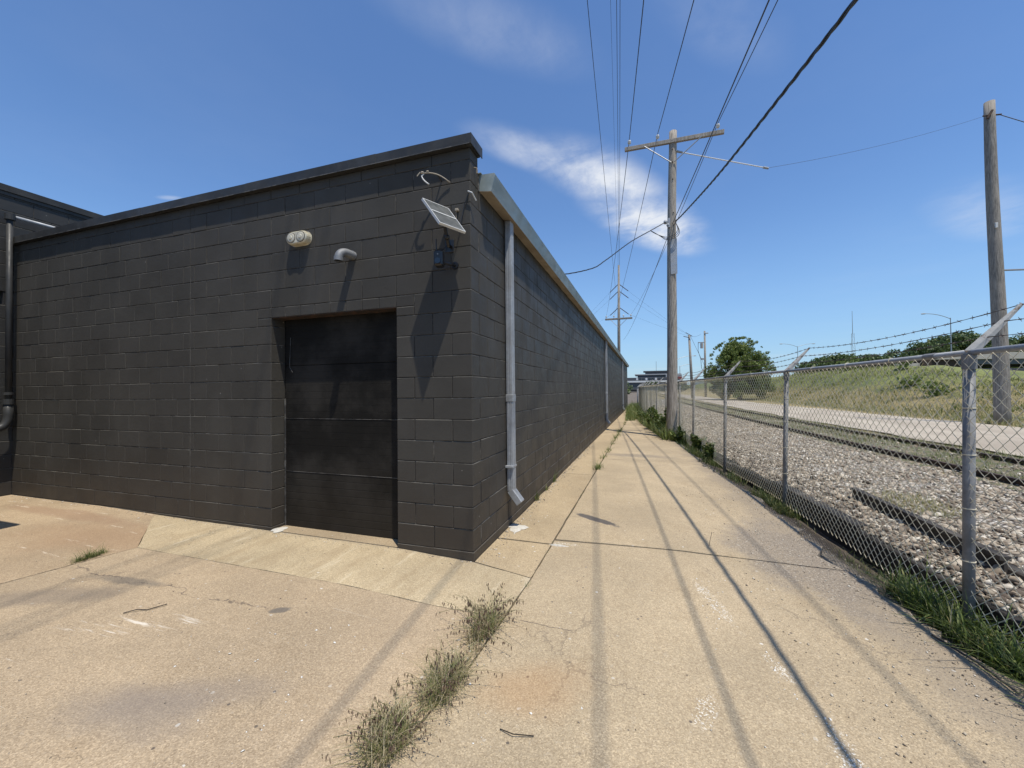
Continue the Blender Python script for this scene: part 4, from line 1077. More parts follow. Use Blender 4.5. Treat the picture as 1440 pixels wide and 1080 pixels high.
def cluster(n, cx, cy, rx, ry, z, rot=0):
    r_ = np.sqrt(RNG.random(n))*RNG.uniform(.6, 1, n); a = RNG.uniform(0, 6.283, n); x = r_*np.cos(a)*rx; y = r_*np.sin(a)*ry
    c_, s_ = math.cos(rot), math.sin(rot)
    return np.stack([cx+x*c_-y*s_, cy+x*s_+y*c_, np.full(n, z)], 1)
def seedstalks(n, cx, cy, rx, ry, z, hmin, hmax, par):
    m1, m2 = MB(), MB()
    for _ in range(n):
        a = random.uniform(0, 6.283); x, y = cx+random.uniform(-rx, rx)*.6, cy+random.uniform(-ry, ry)*.6
        h = random.uniform(hmin, hmax); b = random.uniform(.35, 1.2)
        dx, dy = math.cos(a)*h*b, math.sin(a)*h*b
        pts = [Vector((x+dx*t*t, y+dy*t*t, z+h*(t-.45*t**3*b))) for t in (0, .3, .6, .85, 1)]
        m1.tube(pts, .0011, 3, caps=False)
        for k in range(random.randint(5, 9)):
            t = random.uniform(.62, 1); p = Vector((x+dx*t*t, y+dy*t*t, z+h*(t-.45*t**3*b)))
            q = p + Vector((random.uniform(-.012, .012)+dx*.05, random.uniform(-.012, .012)+dy*.05, random.uniform(-.012, .0)))
            e = q + Vector((random.uniform(-.006, .006), random.uniform(-.006, .006), -random.uniform(.014, .028)))
            m2.tube([q, q.lerp(e, .4), e], [.0008, .0034, .0006], 4, caps=False)
    return m1, m2
def weed(name, cx, cy, rx, ry, n, h, lb, m_=M_drygrass, rot=0, seeds=0, seedh=(.12, .22), wv=.004, bend=(.2, 1.3), grp=None):
    z = gz(cx, cy)-.02; e_ = empty(name, (cx, cy, z), lb, 'grass', grp)
    B_ = cluster(n, cx, cy, rx, ry, z, rot)
    V, Fa = blades(B_, RNG.gamma(9, h/9, n)[:, None][:, 0], wv*RNG.uniform(.6, 1.2, n), RNG.uniform(bend[0], bend[1], n))
    keep(np_obj('blades', V, Fa, m_), e_)
    if seeds:
        m1, m2 = seedstalks(seeds, cx, cy, rx, ry, z, seedh[0], seedh[1], e_)
        keep(m1.obj('stalks', M_drygrass, kind='stuff'), e_); keep(m2.obj('seed_heads', M_seed, kind='stuff'), e_)
    return e_
weed('grass_clump', .50, -.96, .085, .22, 480, .15, 'half dry grass clump with drooping seed heads nearest the building corner', rot=-.15, seeds=60, seedh=(.18, .32), wv=.0038)
weed('grass_clump', .49, -1.50, .10, .20, 800, .13, 'dense grey green grass clump in the middle of the slab joint', rot=-.1, seeds=34, seedh=(.16, .28), wv=.0034)
weed('grass_clump', .41, -1.88, .10, .18, 650, .125, 'grass clump cut by the lower edge of the picture, seed heads leaning left', seeds=40, seedh=(.15, .24), wv=.0034)
weed('grass_clump', .52, -1.22, .03, .12, 160, .05, 'thin dead grass wisps joining the two larger clumps', seeds=3, seedh=(.06, .1), wv=.003)
weed('grass_clump', .60, -.28, .02, .05, 22, .04, 'tiny sprig in the joint beside the building corner', M_grass)
weed('grass_clump', -3.42, -1.08, .045, .16, 420, .075, 'small dark green tuft growing in the slab joint at the left', M_grass, rot=.15, wv=.004)
for cx, cy, h, nn, lb in [(.03, 2.15, .16, 26, 'bright weed sprig at the foot of the side wall past the downspout'), (.03, 2.75, .10, 18, 'low weed sprig at the foot of the side wall'), (.03, 3.35, .2, 14, 'tall thin weed against the side wall')]:
    weed('wall_weed', cx, cy, .03, .08, nn, h, lb, M_lush, wv=.008, bend=(.2, .8))
# weeds running in the longitudinal joint
n = 1900; y = 4.6 + 29*RNG.random(n)**1.4; keepm = (np.sin(y*2.1)+np.sin(y*5.3+1)+np.sin(y*.7)) > -.5
y = y[keepm]; x = .59 + RNG.normal(0, .035, len(y)) + .02*np.sin(y*3); z = -.10-np.clip(y-8, 0, 99)*.0045
V, Fa = blades(np.stack([x, y, z], 1), RNG.gamma(5, .021, len(y)), .010*RNG.uniform(.5, 1.3, len(y)), RNG.uniform(.3, 1.4, len(y)))
np_obj('joint_weeds', V, Fa, M_lush, kind='stuff')
n = 500; y = RNG.uniform(.3, 12, n); x = .593 + RNG.normal(0, .008, n); V, Fa = blades(np.stack([x, y, np.full(n, -.10)], 1), RNG.gamma(3, .007, n), np.full(n, .004), RNG.uniform(.3, 1.4, n)); np_obj('joint_weeds', V, Fa, M_drygrass, kind='stuff')
# weeds at the far end of the passage
n = 4200; y = 18 + 24*RNG.random(n); wdt = np.interp(y, [18, 24, 32], [.25, .5, .8]); x = .75 + RNG.uniform(-1, 1, n)*wdt*.9; z = -.12-np.clip(y-8, 0, 99)*.0045
V, Fa = blades(np.stack([x, y, z], 1), RNG.gamma(6, .055, n)*np.interp(y, [18, 24], [.4, 1]), .022*RNG.uniform(.5, 1.3, n), RNG.uniform(.2, 1.2, n)); np_obj('passage_weeds', V, Fa, M_lush, kind='stuff')
# verge at the foot of the fence
def verge(n, y0, y1, s0, s1, hm, wv, m_, pw=1., nm='fence_grass', thr=-9.):
    y = y0 + (y1-y0)*RNG.random(n)**pw; s_ = RNG.uniform(s0, s1, n); k = (np.sin(y*1.9+s_*3)+np.sin(y*4.7+2)+RNG.normal(0, .5, n)) > thr
    y, s_ = y[k], s_[k]; x = fxa(y)+s_
    V, Fa = blades(np.stack([x, y, sh_z(x, y)-.01], 1), RNG.gamma(6, hm/6, len(y)), wv*RNG.uniform(.5, 1.3, len(y)), RNG.uniform(.2, 1.3, len(y)))
    return np_obj(nm, V, Fa, m_, kind='stuff')
verge(4200, -2.3, .80, -.24, .05, .22, .0095, M_lush)
verge(900, -2.3, .80, -.24, .05, .20, .018, M_lush)
verge(700, -2.3, 1.2, -.30, .03, .13, .005, M_drygrass)
verge(500, 1.1, 3.0, -.30, .02, .08, .006, M_grass, thr=.5)
verge(1100, 2.9, 4.1, -.26, .04, .12, .0075, M_grass)
verge(2600, 4.6, 10.2, -.28, .02, .13, .009, M_grass, thr=.3)
verge(2200, 5.5, 10.5, -.45, .0, .16, .012, M_lush, thr=.2)
verge(6500, 10, 34, -.75, .0, .34, .02, M_lush, 1.2)
verge(2500, 10, 34, -.75, .0, .5, .014, M_grass, 1.2)
# broad-leaf bushy weeds round the pole
def bushy(cx, cy, h, r_, n, lb):
    z = -.18; e_ = empty('bushy_weed', (cx, cy, z), lb, 'weed', None)
    st = MB(); LV, LF = [], []; b = 0
    for k in range(14):
        a = random.uniform(0, 6.28); rr = random.uniform(.3, 1)*r_; hh = h*random.uniform(.6, 1.1)
        p = [Vector((cx+.05*math.cos(a), cy+.05*math.sin(a), z)), Vector((cx+rr*.5*math.cos(a), cy+rr*.5*math.sin(a), z+hh*.6)), Vector((cx+rr*math.cos(a), cy+rr*math.sin(a), z+hh))]
        st.tube(p, [.008, .006, .002], 5)
        for q in range(n//14):
            t = random.uniform(.2, 1); c_ = p[0].lerp(p[1], t*2) if t < .5 else p[1].lerp(p[2], t*2-1)
            u_ = Vector((random.gauss(0, 1), random.gauss(0, 1), random.gauss(.2, .5))).normalized(); s_ = u_.cross(Vector((random.gauss(0, 1), random.gauss(0, 1), random.gauss(0, 1)))).normalized()
            L = random.uniform(.05, .10); W_ = L*.38
            LV += [c_, c_+u_*L*.5+s_*W_, c_+u_*L, c_+u_*L*.5-s_*W_]; LF.append((b, b+1, b+2, b+3)); b += 4
    keep(st.obj('stems', M_lush), e_); keep(mesh_obj('leaves', LV, LF, M_lush), e_)
bushy(2.05, 12.0, 1.0, .42, 900, 'tall bushy weed left of the near utility pole')
bushy(1.75, 13.6, .8, .4, 700, 'broad bushy weed behind the tall one along the fence')
bushy(1.5, 16.0, .7, .4, 600, 'low bushy weed at the narrow end of the passage')
bushy(2.45, 9.9, .45, .28, 500, 'leafy weed in front of the near utility pole')
bushy(2.78, 8.3, .42, .25, 420, 'leafy weed at the fence foot between the pole and the third post')
bushy(2.95, 7.1, .34, .2, 300, 'small leafy weed against the timber edging')
# yellow-green weeds on the ballast
n = 700; P = cluster(n, 4.75, 3.1, .42, .75, -.02); V, Fa = blades(P, RNG.gamma(4, .018, n), .006*RNG.uniform(.5, 1.2, n), RNG.uniform(.3, 1.3, n)); np_obj('ballast_weeds', V, Fa, leaf_fn([(0, (.14, .15, .04)), (1, (.30, .28, .09))])('yellow_weeds'), kind='stuff')
n = 300; P = cluster(n, 5.0, .4, .3, .3, -.02); V, Fa = blades(P, RNG.gamma(4, .02, n), .008*RNG.uniform(.5, 1.2, n), RNG.uniform(.3, 1.3, n)); np_obj('ballast_weeds', V, Fa, M_lush, kind='stuff')
# grass between and beyond the rails
def field(nm, n, xf0, xf1, y0, y1, h, wv, m_, pw=1., zf=None, thr=-9.):
    y = y0 + (y1-y0)*RNG.random(n)**pw; t = RNG.random(n); a = np.array([xf0(v) for v in y]); b = np.array([xf1(v) for v in y]); x = a+(b-a)*t
    k = (np.sin(x*2.3+y*.8)+np.sin(y*2.1-x)+RNG.normal(0, .6, n)) > thr; x, y = x[k], y[k]
    z = np.full(len(x), -.03) if zf is None else np.array([zf(p, q) for p, q in zip(x, y)])
    V, Fa = blades(np.stack([x, y, z], 1), RNG.gamma(6, h/6, len(x))*(1 if np.isscalar(h) else 1), wv*RNG.uniform(.5, 1.3, len(x)), RNG.uniform(.2, 1.1, len(x)), seg=2)
    return np_obj(nm, V, Fa, m_, kind='stuff')
field('rail_grass', 15000, lambda y: rbx(y)+.1, lambda y: rbx(y)+2.35, -1, 40, .10, .011, M_grass, 1.4, thr=-.6)
field('rail_grass', 5000, lambda y: rbx(y)+.1, lambda y: rbx(y)+2.3, -1, 30, .10, .011, M_drygrass, 1.4, thr=-.2)
hz_ = lambda x, y: hill(x, y)-.06
field('hill_grass', 34000, lambda y: 14.3 if y > 16 else 15, lambda y: 23, 8, 70, .19, .030, M_hillgrass, 1.15, hz_)
field('hill_grass', 9000, lambda y: 15.5, lambda y: 23.5, 8, 60, .26, .06, M_grass, 1.15, hz_, thr=.55)
field('dry_hill_grass', 13000, lambda y: 13.6+max(0, (16-y)*.05), lambda y: 18.0, 8, 70, .22, .025, M_drygrass, 1.1, hz_)

# ------------------------------------------------------------------ utility poles and lines
def insulator(c, par, m_=M_porc, s=1.):
    c = Vector(c); o = MB()
    o.tube([c+Vector((0, 0, -.12*s)), c], .012*s, 6)
    o.tube([c, c+Vector((0, 0, .03*s)), c+Vector((0, 0, .045*s)), c+Vector((0, 0, .06*s)), c+Vector((0, 0, .10*s)), c+Vector((0, 0, .12*s))], [.05*s, .062*s, .032*s, .055*s, .045*s, .02*s], 12)
    keep(o.obj('insulator', m_), par)
pole = empty('utility_pole', (2.36, 10.75, -.2), 'tall weathered wooden utility pole with cross-arm standing by the walkway', 'utility pole')
pb, pt = Vector((2.30, 10.75, -.45)), Vector((2.50, 10.75, 9.93))
ptsp = [pb.lerp(pt, t) + Vector((.018*math.sin(t*7), .012*math.sin(t*5+1), 0)) for t in np.linspace(0, 1, 22)]
keep(MB().tube(ptsp, [float(v) for v in np.linspace(.175, .118, 22)], 20).obj('pole_shaft', M_wood, smooth=True), pole)
aL, aR = Vector((.98, 10.73, 9.62)), Vector((3.98, 10.55, 9.50)); d = (aR-aL).normalized()
Mx = Matrix.Translation(aL) @ d.to_track_quat('X', 'Z').to_matrix().to_4x4()
keep(MB().box((0, -.05, -.062), ((aR-aL).length, .05, .062), .006, Mx).obj('cross_arm', M_wood), pole)
for e1, e2 in ((aL.lerp(aR, .21), (2.43, 10.62, 8.86)), (aL.lerp(aR, .79), (2.53, 10.60, 8.86))):
    keep(MB().tube([e1+Vector((0, -.06, -.04)), Vector(e2)], .016, 6).obj('arm_brace', M_steel), pole)
for c_ in ((1.13, 10.72, 9.80), (2.03, 10.67, 9.77), (3.81, 10.56, 9.68)): insulator(c_, pole)
for zz in (9.55, 9.28, 8.86, 8.3, 7.2, 6.8): keep(MB().tube([(2.47, 10.64, zz), (2.47, 10.59, zz)], .018, 6).obj('bolt', M_rail), pole)
keep(MB().tube([(2.36, 10.62, 6.86), (2.24, 10.56, 6.88)], .03, 8).ell((2.22, 10.55, 6.90), (.06, .06, .07)).ell((2.30, 10.57, 6.80), (.05, .05, .06)).box((2.30, 10.54, 6.72), (2.37, 10.62, 7.02), .005).obj('service_bracket', M_galv), pole)
keep(MB().box((2.36, 10.588, 5.2), (2.56, 10.6, 6.35), .003).obj('sheet_wrap', M_galv), pole)
for k in range(3):
    lp = [tuple(p) for p in bez((2.52, 10.6, 6.90-.02*k), (2.70+.06*k, 10.45, 6.45-.05*k), (2.36, 10.5, 6.40-.05*k), 8)] + [tuple(p) for p in bez((2.2, 10.45, 6.38-.04*k), (1.9, 10.3, 6.45+.03*k), (1.75, 10.1, 6.52), 6)]
    keep(MB().tube(lp, .009, 6).obj('drip_loop', M_cable), pole)
keep(MB().tube([Vector((2.58, 10.66, 9.24)), Vector((2.70, 10.70, 9.20))], .03, 8).obj('guy_attachment', M_galv), pole)
rodA, rodB = Vector((2.66, 10.72, 9.22)), Vector((5.42, 11.72, 8.70))
rd = empty('guy_strain_rod', rodA, 'pale fiberglass insulating rod reaching right from the utility pole', 'rod')
keep(MB().tube([rodA, rodB], .018, 8).obj('rod', M_rod), rd)
keep(MB().tube([rodA-Vector((.05, .02, -.01)), rodA+Vector((.12, .04, -.02))], .034, 8).obj('end_fitting', M_galv), rd); keep(MB().tube([rodB-(rodB-rodA).normalized()*.12, rodB+(rodB-rodA).normalized()*.05], .036, 8).obj('end_fitting', M_galv), rd)

rp = empty('utility_pole', (14.57, 17.35, 0), 'bare grey wooden pole without cross-arm behind the fence at the right', 'utility pole')
a, b = Vector((14.60, 17.35, -.3)), Vector((14.50, 17.35, 12.58))
keep(MB().tube([a.lerp(b, t)+Vector((.03*math.sin(t*6), 0, 0)) for t in np.linspace(0, 1, 16)], [float(v) for v in np.linspace(.235, .155, 16)], 18).obj('pole_shaft', M_wood2, smooth=True), rp)
keep(MB().tube([(14.2, 17.2, 12.0), (14.8, 17.3, 12.0)], .03, 8).tube([(14.3, 17.15, 11.85), (14.45, 17.15, 12.15)], .04, 8).obj('guy_bracket', M_rail), rp)
keep(MB().tube([(14.7, 17.3, 5.93), (17.3, 18.2, 6.0)], .035, 8).obj('side_arm', M_steel), rp)
keep(MB().box((14.42, 17.11, 7.55), (14.50, 17.16, 7.75), .01).obj('tag', M_white), rp)

fp = empty('utility_pole', (-1.6, 50, 0), 'tallest distant pole rising behind the roof edge with cross-arm and side insulators', 'utility pole')
keep(MB().tube([(-1.70, 50, -.5), (-1.6, 50, 9), (-1.50, 50, 17.4)], [.22, .18, .12], 14).obj('pole_shaft', M_wood2, smooth=True), fp)
keep(MB().box((-3.3, 49.82, 10.42), (.08, 49.92, 10.60), .01).obj('cross_arm', M_wood2), fp)
keep(MB().box((-3.3, 50.12, 10.42), (.08, 50.22, 10.60), .01).obj('cross_arm', M_wood2), fp)
for sx in (-1, 1): keep(MB().tube([(-1.6+sx*1.0, 49.85, 10.4), (-1.65, 49.85, 9.4)], .03, 5).obj('arm_brace', M_steel), fp)
for xx in (-3.15, -2.2, -1.0, -.1): insulator((xx, 50.0, 10.78), fp, M_porc, 1.8)
for zz in (15.0, 14.1, 12.0): 
    for sx, yy_ in ((1, 1.2), (-1, 1.2)):
        keep(MB().tube([(-1.55, 50, zz), (-1.55+sx*1.15, 50+yy_*.6, zz-.85)], .045, 6).obj('strain_insulator', M_porcb), fp)

def line(name, pts, r_, lb, m_=M_wireline, sag=0., n=24, grp=None):
    P = [Vector(p) for p in pts]; full = []
    for a, b in zip(P[:-1], P[1:]):
        s_ = sag*((b-a).length/40)**2
        for k in range(n): t = k/n; full.append(a.lerp(b, t) - Vector((0, 0, 4*s_*t*(1-t))))
    full.append(P[-1])
    return MB().tube(full, r_, 6).obj(name, m_, label=lb, cat='wire', group=grp)
G1 = 'overhead wires along the walkway'
line('power_line', [(4.96, -32, 9.9), (1.13, 10.72, 9.93), (-3.15, 50, 10.95)], .011, 'overhead wire on the left insulator of the near cross-arm', sag=.62, grp=G1)
line('power_line', [(6.97, -32, 9.9), (2.03, 10.67, 9.90), (-2.2, 50, 10.95)], .011, 'overhead wire on the insulator just left of the near pole top', sag=.62, grp=G1)
line('power_line', [(8.15, -32, 9.7), (3.81, 10.56, 9.81), (-.1, 50, 10.95)], .011, 'overhead wire on the right end insulator of the near cross-arm', sag=.62, grp=G1)
line('power_line', [(6.02, -32, 6.9), (2.44, 10.62, 6.85), (-1.05, 50, 7.76)], .011, 'lower overhead wire passing in front of the near cross-arm right half', sag=.5, grp=G1)
line('transmission_line', [(1.9, -32, 14.6), (-1.95, 50, 14.5)], .011, 'leftmost overhead wire crossing the sky to the distant pole', sag=.18, grp=G1)
line('transmission_line', [(3.25, -32, 17.3), (-1.47, 50, 17.4)], .011, 'left of two close parallel wires meeting the distant pole top', sag=.2, grp=G1)
line('transmission_line', [(3.45, -32, 17.3), (-1.40, 50, 17.4)], .011, 'right of two close parallel wires meeting the distant pole top', sag=.2, grp=G1)
line('transmission_line', [(2.95, -32, 15.6), (-1.6, 50, 15.9)], .005, 'very faint thin wire just left of the close parallel pair', sag=.2, grp=G1)
# distant side wires
for zz, lb in ((15.0, 'highest'), (14.1, 'middle'), (12.0, 'lowest')):
    line('side_line', [(-.4, 50.7, zz-.85), (7.8, 61.7, 9.35 - (15-zz)*.05)], .007, lb + ' of three thin wires running right from the distant pole', sag=.6, n=10)
    line('side_line', [(-2.7, 50.7, zz-.85), (-11, 61, 9.3 - (15-zz)*.05)], .007, lb + ' of three thin wires running left from the distant pole', sag=.6, n=10)
# twisted service cable
def twisted(pts, lb, rc, rs, pitch):
    P = [Vector(p) for p in pts]; dense = []
    n = 26
    for i in range(len(P)-1):
        p0, p1, p2, p3 = P[max(i-1, 0)], P[i], P[i+1], P[min(i+2, len(P)-1)]
        for k in range(n):
            t = k/n; dense.append(.5*((2*p1)+(-p0+p2)*t+(2*p0-5*p1+4*p2-p3)*t*t+(-p0+3*p1-3*p2+p3)*t**3))
    dense.append(P[-1]); o = MB()
    # resample at even arc length so the lay stays regular
    L = [0]
    for a, b in zip(dense[:-1], dense[1:]): L.append(L[-1]+(b-a).length)
    N_ = int(L[-1]/(pitch/9)); ss = np.linspace(0, L[-1], N_)
    arr = np.array([tuple(p) for p in dense]); X = np.stack([np.interp(ss, L, arr[:, k]) for k in range(3)], 1)
    for s_ in range(3):
        ph = s_*2*math.pi/3; q = []
        for k in range(N_):
            d = Vector(X[min(k+1, N_-1)]-X[max(k-1, 0)]).normalized(); a = d.cross(Vector((0, 0, 1))).normalized(); b = a.cross(d)
            an = ph + 2*math.pi*ss[k]/pitch; q.append(Vector(X[k]) + (a*math.cos(an)+b*math.sin(an))*rc)
        o.tube(q, rs, 7)
    return o.obj('service_cable', M_cable, label=lb, cat='cable', smooth=True)
twisted([(3.9, -9, 4.3), (3.62, -4.6, 4.2), (3.44, -1.76, 4.40), (3.33, -.2, 4.62), (3.20, 1.69, 4.96), (2.93, 5.38, 5.68), (2.62, 9.6, 6.66), (2.52, 10.62, 6.92)],
        'thick twisted black cable descending from the upper right to the near pole', .0120, .0105, .95)
twisted([(2.22, 10.5, 6.88), (1.75, 10.1, 6.52), (1.15, 9.3, 5.95), (.55, 7.9, 5.05), (.2, 7.15, 4.62), (-.6, 5.9, 4.2), (-1.8, 4.4, 4.0)], 'thinner twisted drop cable from the near pole to the building roof', .008, .0075, .7)
rm = empty('roof_mast', (-1.8, 4.4, 3.5), 'short service mast on the roof receiving the drop cable', 'mast'); keep(MB().tube([(-1.8, 4.4, 3.48), (-1.8, 4.4, 4.05)], .03, 10).obj('mast_pipe', M_galv), rm); keep(MB().ell((-1.8, 4.4, 4.08), (.05, .05, .05)).obj('mast_cap', M_galv), rm)
line('guy_wire', [tuple(rodB), (14.3, 17.2, 12.0)], .0045, 'very thin wire from the insulating rod to the right pole top', sag=2.2, n=20)
line('guy_wire', [(14.75, 17.3, 12.0), (20, 15.5, 7.0)], .014, 'wire slanting down right from the right pole top', sag=0, n=4)
# two smaller poles by the bush
p3 = empty('utility_pole', (7.9, 61.8, 0), 'slim distant pole left of the round bush', 'utility pole')
keep(MB().tube([(8.15, 61.8, -.3), (7.8, 61.8, 9.4)], [.22, .15], 12).obj('pole_shaft', M_wood2, smooth=True), p3)
keep(MB().tube([(7.3, 61.3, 9.75), (8.2, 61.6, 9.2)], .04, 6).tube([(7.0, 61.3, 9.2), (7.8, 61.6, 9.0)], .05, 6).obj('insulator_rack', M_porcb), p3)
p4 = empty('utility_pole', (11.4, 73.4, 1), 'distant pole with hanging equipment directly left of the round bush', 'utility pole')
keep(MB().tube([(11.4, 73.4, -.3), (11.4, 73.4, 11.4)], [.20, .14], 12).obj('pole_shaft', M_wood2, smooth=True), p4)
keep(MB().box((10.3, 73.2, 9.35), (11.35, 73.4, 9.5), .01).box((11.3, 73.2, 10.9), (11.95, 73.4, 11.05), .01).obj('bracket', M_steel), p4)
keep(MB().tube([(10.9, 73.3, 8.4), (10.9, 73.3, 9.3)], .24, 10).obj('transformer', M_far_grey), p4); keep(MB().box((10.7, 73.2, 6.4), (11.3, 73.4, 6.7), .01).obj('bracket', M_steel), p4)
keep(MB().tube([(10.35, 73.3, 9.4), (10.3, 73.3, 8.0), (10.7, 73.3, 6.5), (10.8, 73.3, 5.0), (11.2, 73.3, 4.2)], .035, 5).obj('riser_cable', M_cable), p4)
line('side_line', [(7.95, 61.8, 9.3), (11.3, 73.3, 5.4)], .02, 'guy wire from the slim distant pole down to the equipment pole', n=4)
line('side_line', [(7.9, 61.8, 9.3), (10.8, 73.3, 10.9)], .015, 'thin wire joining the two distant poles left of the bush', sag=3, n=8)

# ------------------------------------------------------------------ trees
def crown(clumps, nleaf, size, seedv):
    rg = np.random.default_rng(seedv); Vs = []
    for (cx, cy, cz, r_) in clumps:
        k = int(nleaf*(r_**2)); d = rg.normal(0, 1, (k, 3)); d /= np.linalg.norm(d, axis=1)[:, None]; rad = r_*rg.uniform(.35, 1.05, k)**.6
        c_ = np.array([cx, cy, cz]) + d*rad[:, None]*np.array([1, 1, .85])
        u = rg.normal(0, 1, (k, 3)); u /= np.linalg.norm(u, axis=1)[:, None]; v = np.cross(u, rg.normal(0, 1, (k, 3))); v /= np.linalg.norm(v, axis=1)[:, None]
        s_ = size*rg.uniform(.5, 1.3, k)[:, None]
        Vs.append(np.stack([c_-u*s_, c_+v*s_*.5, c_+u*s_, c_-v*s_*.5], 1))
    V = np.concatenate(Vs); n = len(V); return V.reshape(-1, 3), (np.arange(n*4).reshape(n, 4))
def tree(cx, cy, z0, H, Wd, lb, name='broadleaf_tree', size=.3, nl=120, nc=26, sd=1, m_=M_leaf_far, trunk=.25, grp=None, low=.25):
    rr = random.Random(sd); e_ = empty(name, (cx, cy, z0), lb, 'tree', grp)
    cl = []
    for k in range(nc):
        t = rr.uniform(low, 1); wid = math.sin(min(1, (t-low*.3))*math.pi*.82+.25); a = rr.uniform(0, 6.28); q = rr.uniform(.2, 1)*wid*Wd*.42
        cl.append((cx+q*math.cos(a), cy+q*math.sin(a), z0+H*(t*.88), Wd*rr.uniform(.09, .17)))
    V, Fa = crown(cl, nl, size, sd); keep(np_obj('crown', V, Fa, m_), e_)
    o = MB().tube([(cx, cy, z0-.3), (cx+.02*H, cy, z0+H*.35), (cx, cy, z0+H*.7)], [trunk, trunk*.7, trunk*.25], 8)
    for k in range(6):
        c_ = cl[k]; o.tube([(cx+.01*H, cy, z0+H*.3), ((cx+c_[0])/2, (cy+c_[1])/2, z0+H*.45), (c_[0], c_[1], c_[2])], [trunk*.4, trunk*.25, trunk*.08], 5)
    keep(o.obj('trunk', M_bark), e_); return e_
# round bush by the road: many small clumps over an uneven dome
rr = random.Random(5); e_ = empty('round_bush', (13.0, 54, 0), 'large round green bush tree behind the fence beside the gravel road', 'tree')
cl = []
for k in range(210):
    a = rr.uniform(0, 6.28); el = rr.uniform(-.45, 1.5); q = rr.uniform(.3, 1.0)**.7
    R_ = 3.55*(1+.12*math.sin(3*a+1)+.08*math.sin(5*a))
    cl.append((12.75+R_*q*math.cos(el)*math.cos(a), 54+R_*q*math.cos(el)*math.sin(a), 2.25+5.2*q*math.sin(el)*(1+.06*math.sin(4*a)), rr.uniform(.35, .75)))
for k in range(90):  # shoots that break the outline
    a = rr.uniform(0, 6.28); el = rr.uniform(.1, 1.5); cl.append((12.75+4.0*math.cos(el)*math.cos(a), 54+4.0*math.cos(el)*math.sin(a), 2.6+5.25*math.sin(el), rr.uniform(.10, .24)))
V, Fa = crown(cl, 1150, .10, 3); keep(np_obj('crown', V, Fa, M_leaf), e_)
o = MB().tube([(12.8, 54, -.2), (12.9, 54, 2.5), (12.6, 54, 5)], [.3, .2, .06], 8)
for k in range(12):
    c_ = cl[k]; o.tube([(12.8, 54, .6), ((12.8+c_[0])/2, (54+c_[1])/2, 2.6), c_[:3]], [.14, .08, .03], 5)
keep(o.obj('trunk', M_bark), e_)
TL = [(62, 186, 3.6, 7.0, 9), (68, 188, 3.6, 9.0, 11), (74, 190, 3.6, 9.5, 12), (81, 191, 3.8, 9.6, 12), (88, 193, 3.8, 10, 13), (95, 195, 4, 11.0, 13), (102, 190, 4, 12.5, 14), (108, 197, 4, 14.5, 14), (114, 200, 4, 16.5, 15), (121, 202, 4, 17, 15), (128, 204, 4, 14.5, 14), (134, 206, 4, 13, 14), (141, 208, 4, 15, 15), (149, 210, 4, 17.5, 16), (158, 212, 4, 19, 17)]
TD = ['leftmost and lowest tree', 'second tree from the left', 'third tree from the left', 'fourth tree from the left', 'dark tree left of the middle', 'middle tree', 'tree just right of the middle', 'tall tree left of the tall street lamp', 'tallest tree behind the tall street lamp', 'tall tree just right of the street lamp', 'lower tree before the right pole', 'low tree behind the right pole', 'tree just right of the right pole', 'tall tree near the right picture edge', 'tree at the right picture edge']
for i, ((x, y, z, h, wd), dd) in enumerate(zip(TL, TD)):
    tree(x, y, z-.5, h*1.12+1, wd*1.25, dd + ' in the far tree line', size=.50, nl=34, nc=38, sd=20+i, grp='far tree line beyond the embankment', low=.05)
# small scrub on the embankment
for x, y, h, wd, lb in [(21.5, 47, 1.5, 2.6, 'dark scrub at the left of the embankment top'), (19.5, 33, .8, 2.0, 'scrub bush on the slope left of the overpass'), (18.6, 28.5, .9, 2.4, 'broad green scrub right below the overpass abutment'), (21.5, 38, 1.0, 2., 'small scrub near the crest')]:
    tree(x, y, hill(x, y)-.1, h, wd, lb, 'scrub_bush', size=.11, nl=260, nc=16, sd=int(x*7+y), m_=M_leaf, trunk=.05, low=.0)

# ------------------------------------------------------------------ overpass
br = empty('highway_overpass', (45, 68, 3), 'concrete highway overpass crossing behind the fence at the right edge', 'bridge')
def bx(nm, x0, x1, z0, z1, dy, m_, d=.4):
    a = Vector((x0, 66.0+(x0-36.7)*.33+dy, 0)); L = x1-x0; M_ = Matrix.Translation(a) @ Matrix.Rotation(math.atan(.33), 4, 'Z')
    keep(MB().box((0, 0, z0), (L*1.053, d, z1), .02, M_).obj(nm, m_), br)
bx('parapet', 39, 90, 5.05, 5.95, 0, M_bridge, .3); bx('girder', 42, 90, 4.35, 5.045, .25, M_far_dark, .5)
bx('deck', 39, 90, 5.06, 5.3, .32, M_bridge, 11); bx('girder', 42, 90, 4.35, 5.05, 9.5, M_far_dark, .5)
bx('abutment', 37.5, 42.3, 2.0, 5.04, .35, M_rustlintel, 10.5); bx('wing_wall', 34.5, 37.4, 2, 4.6, .6, M_bridge, .5)
for xx in (58, 72, 86):
    bx('pier', xx, xx+1.2, 0, 4.33, 2, M_far_grey, 1.2); bx('pier', xx, xx+1.2, 0, 4.33, 7, M_far_grey, 1.2)
bx('far_bank_wall', 42.4, 88, 1.0, 4.34, 15, M_far_dark, .6)

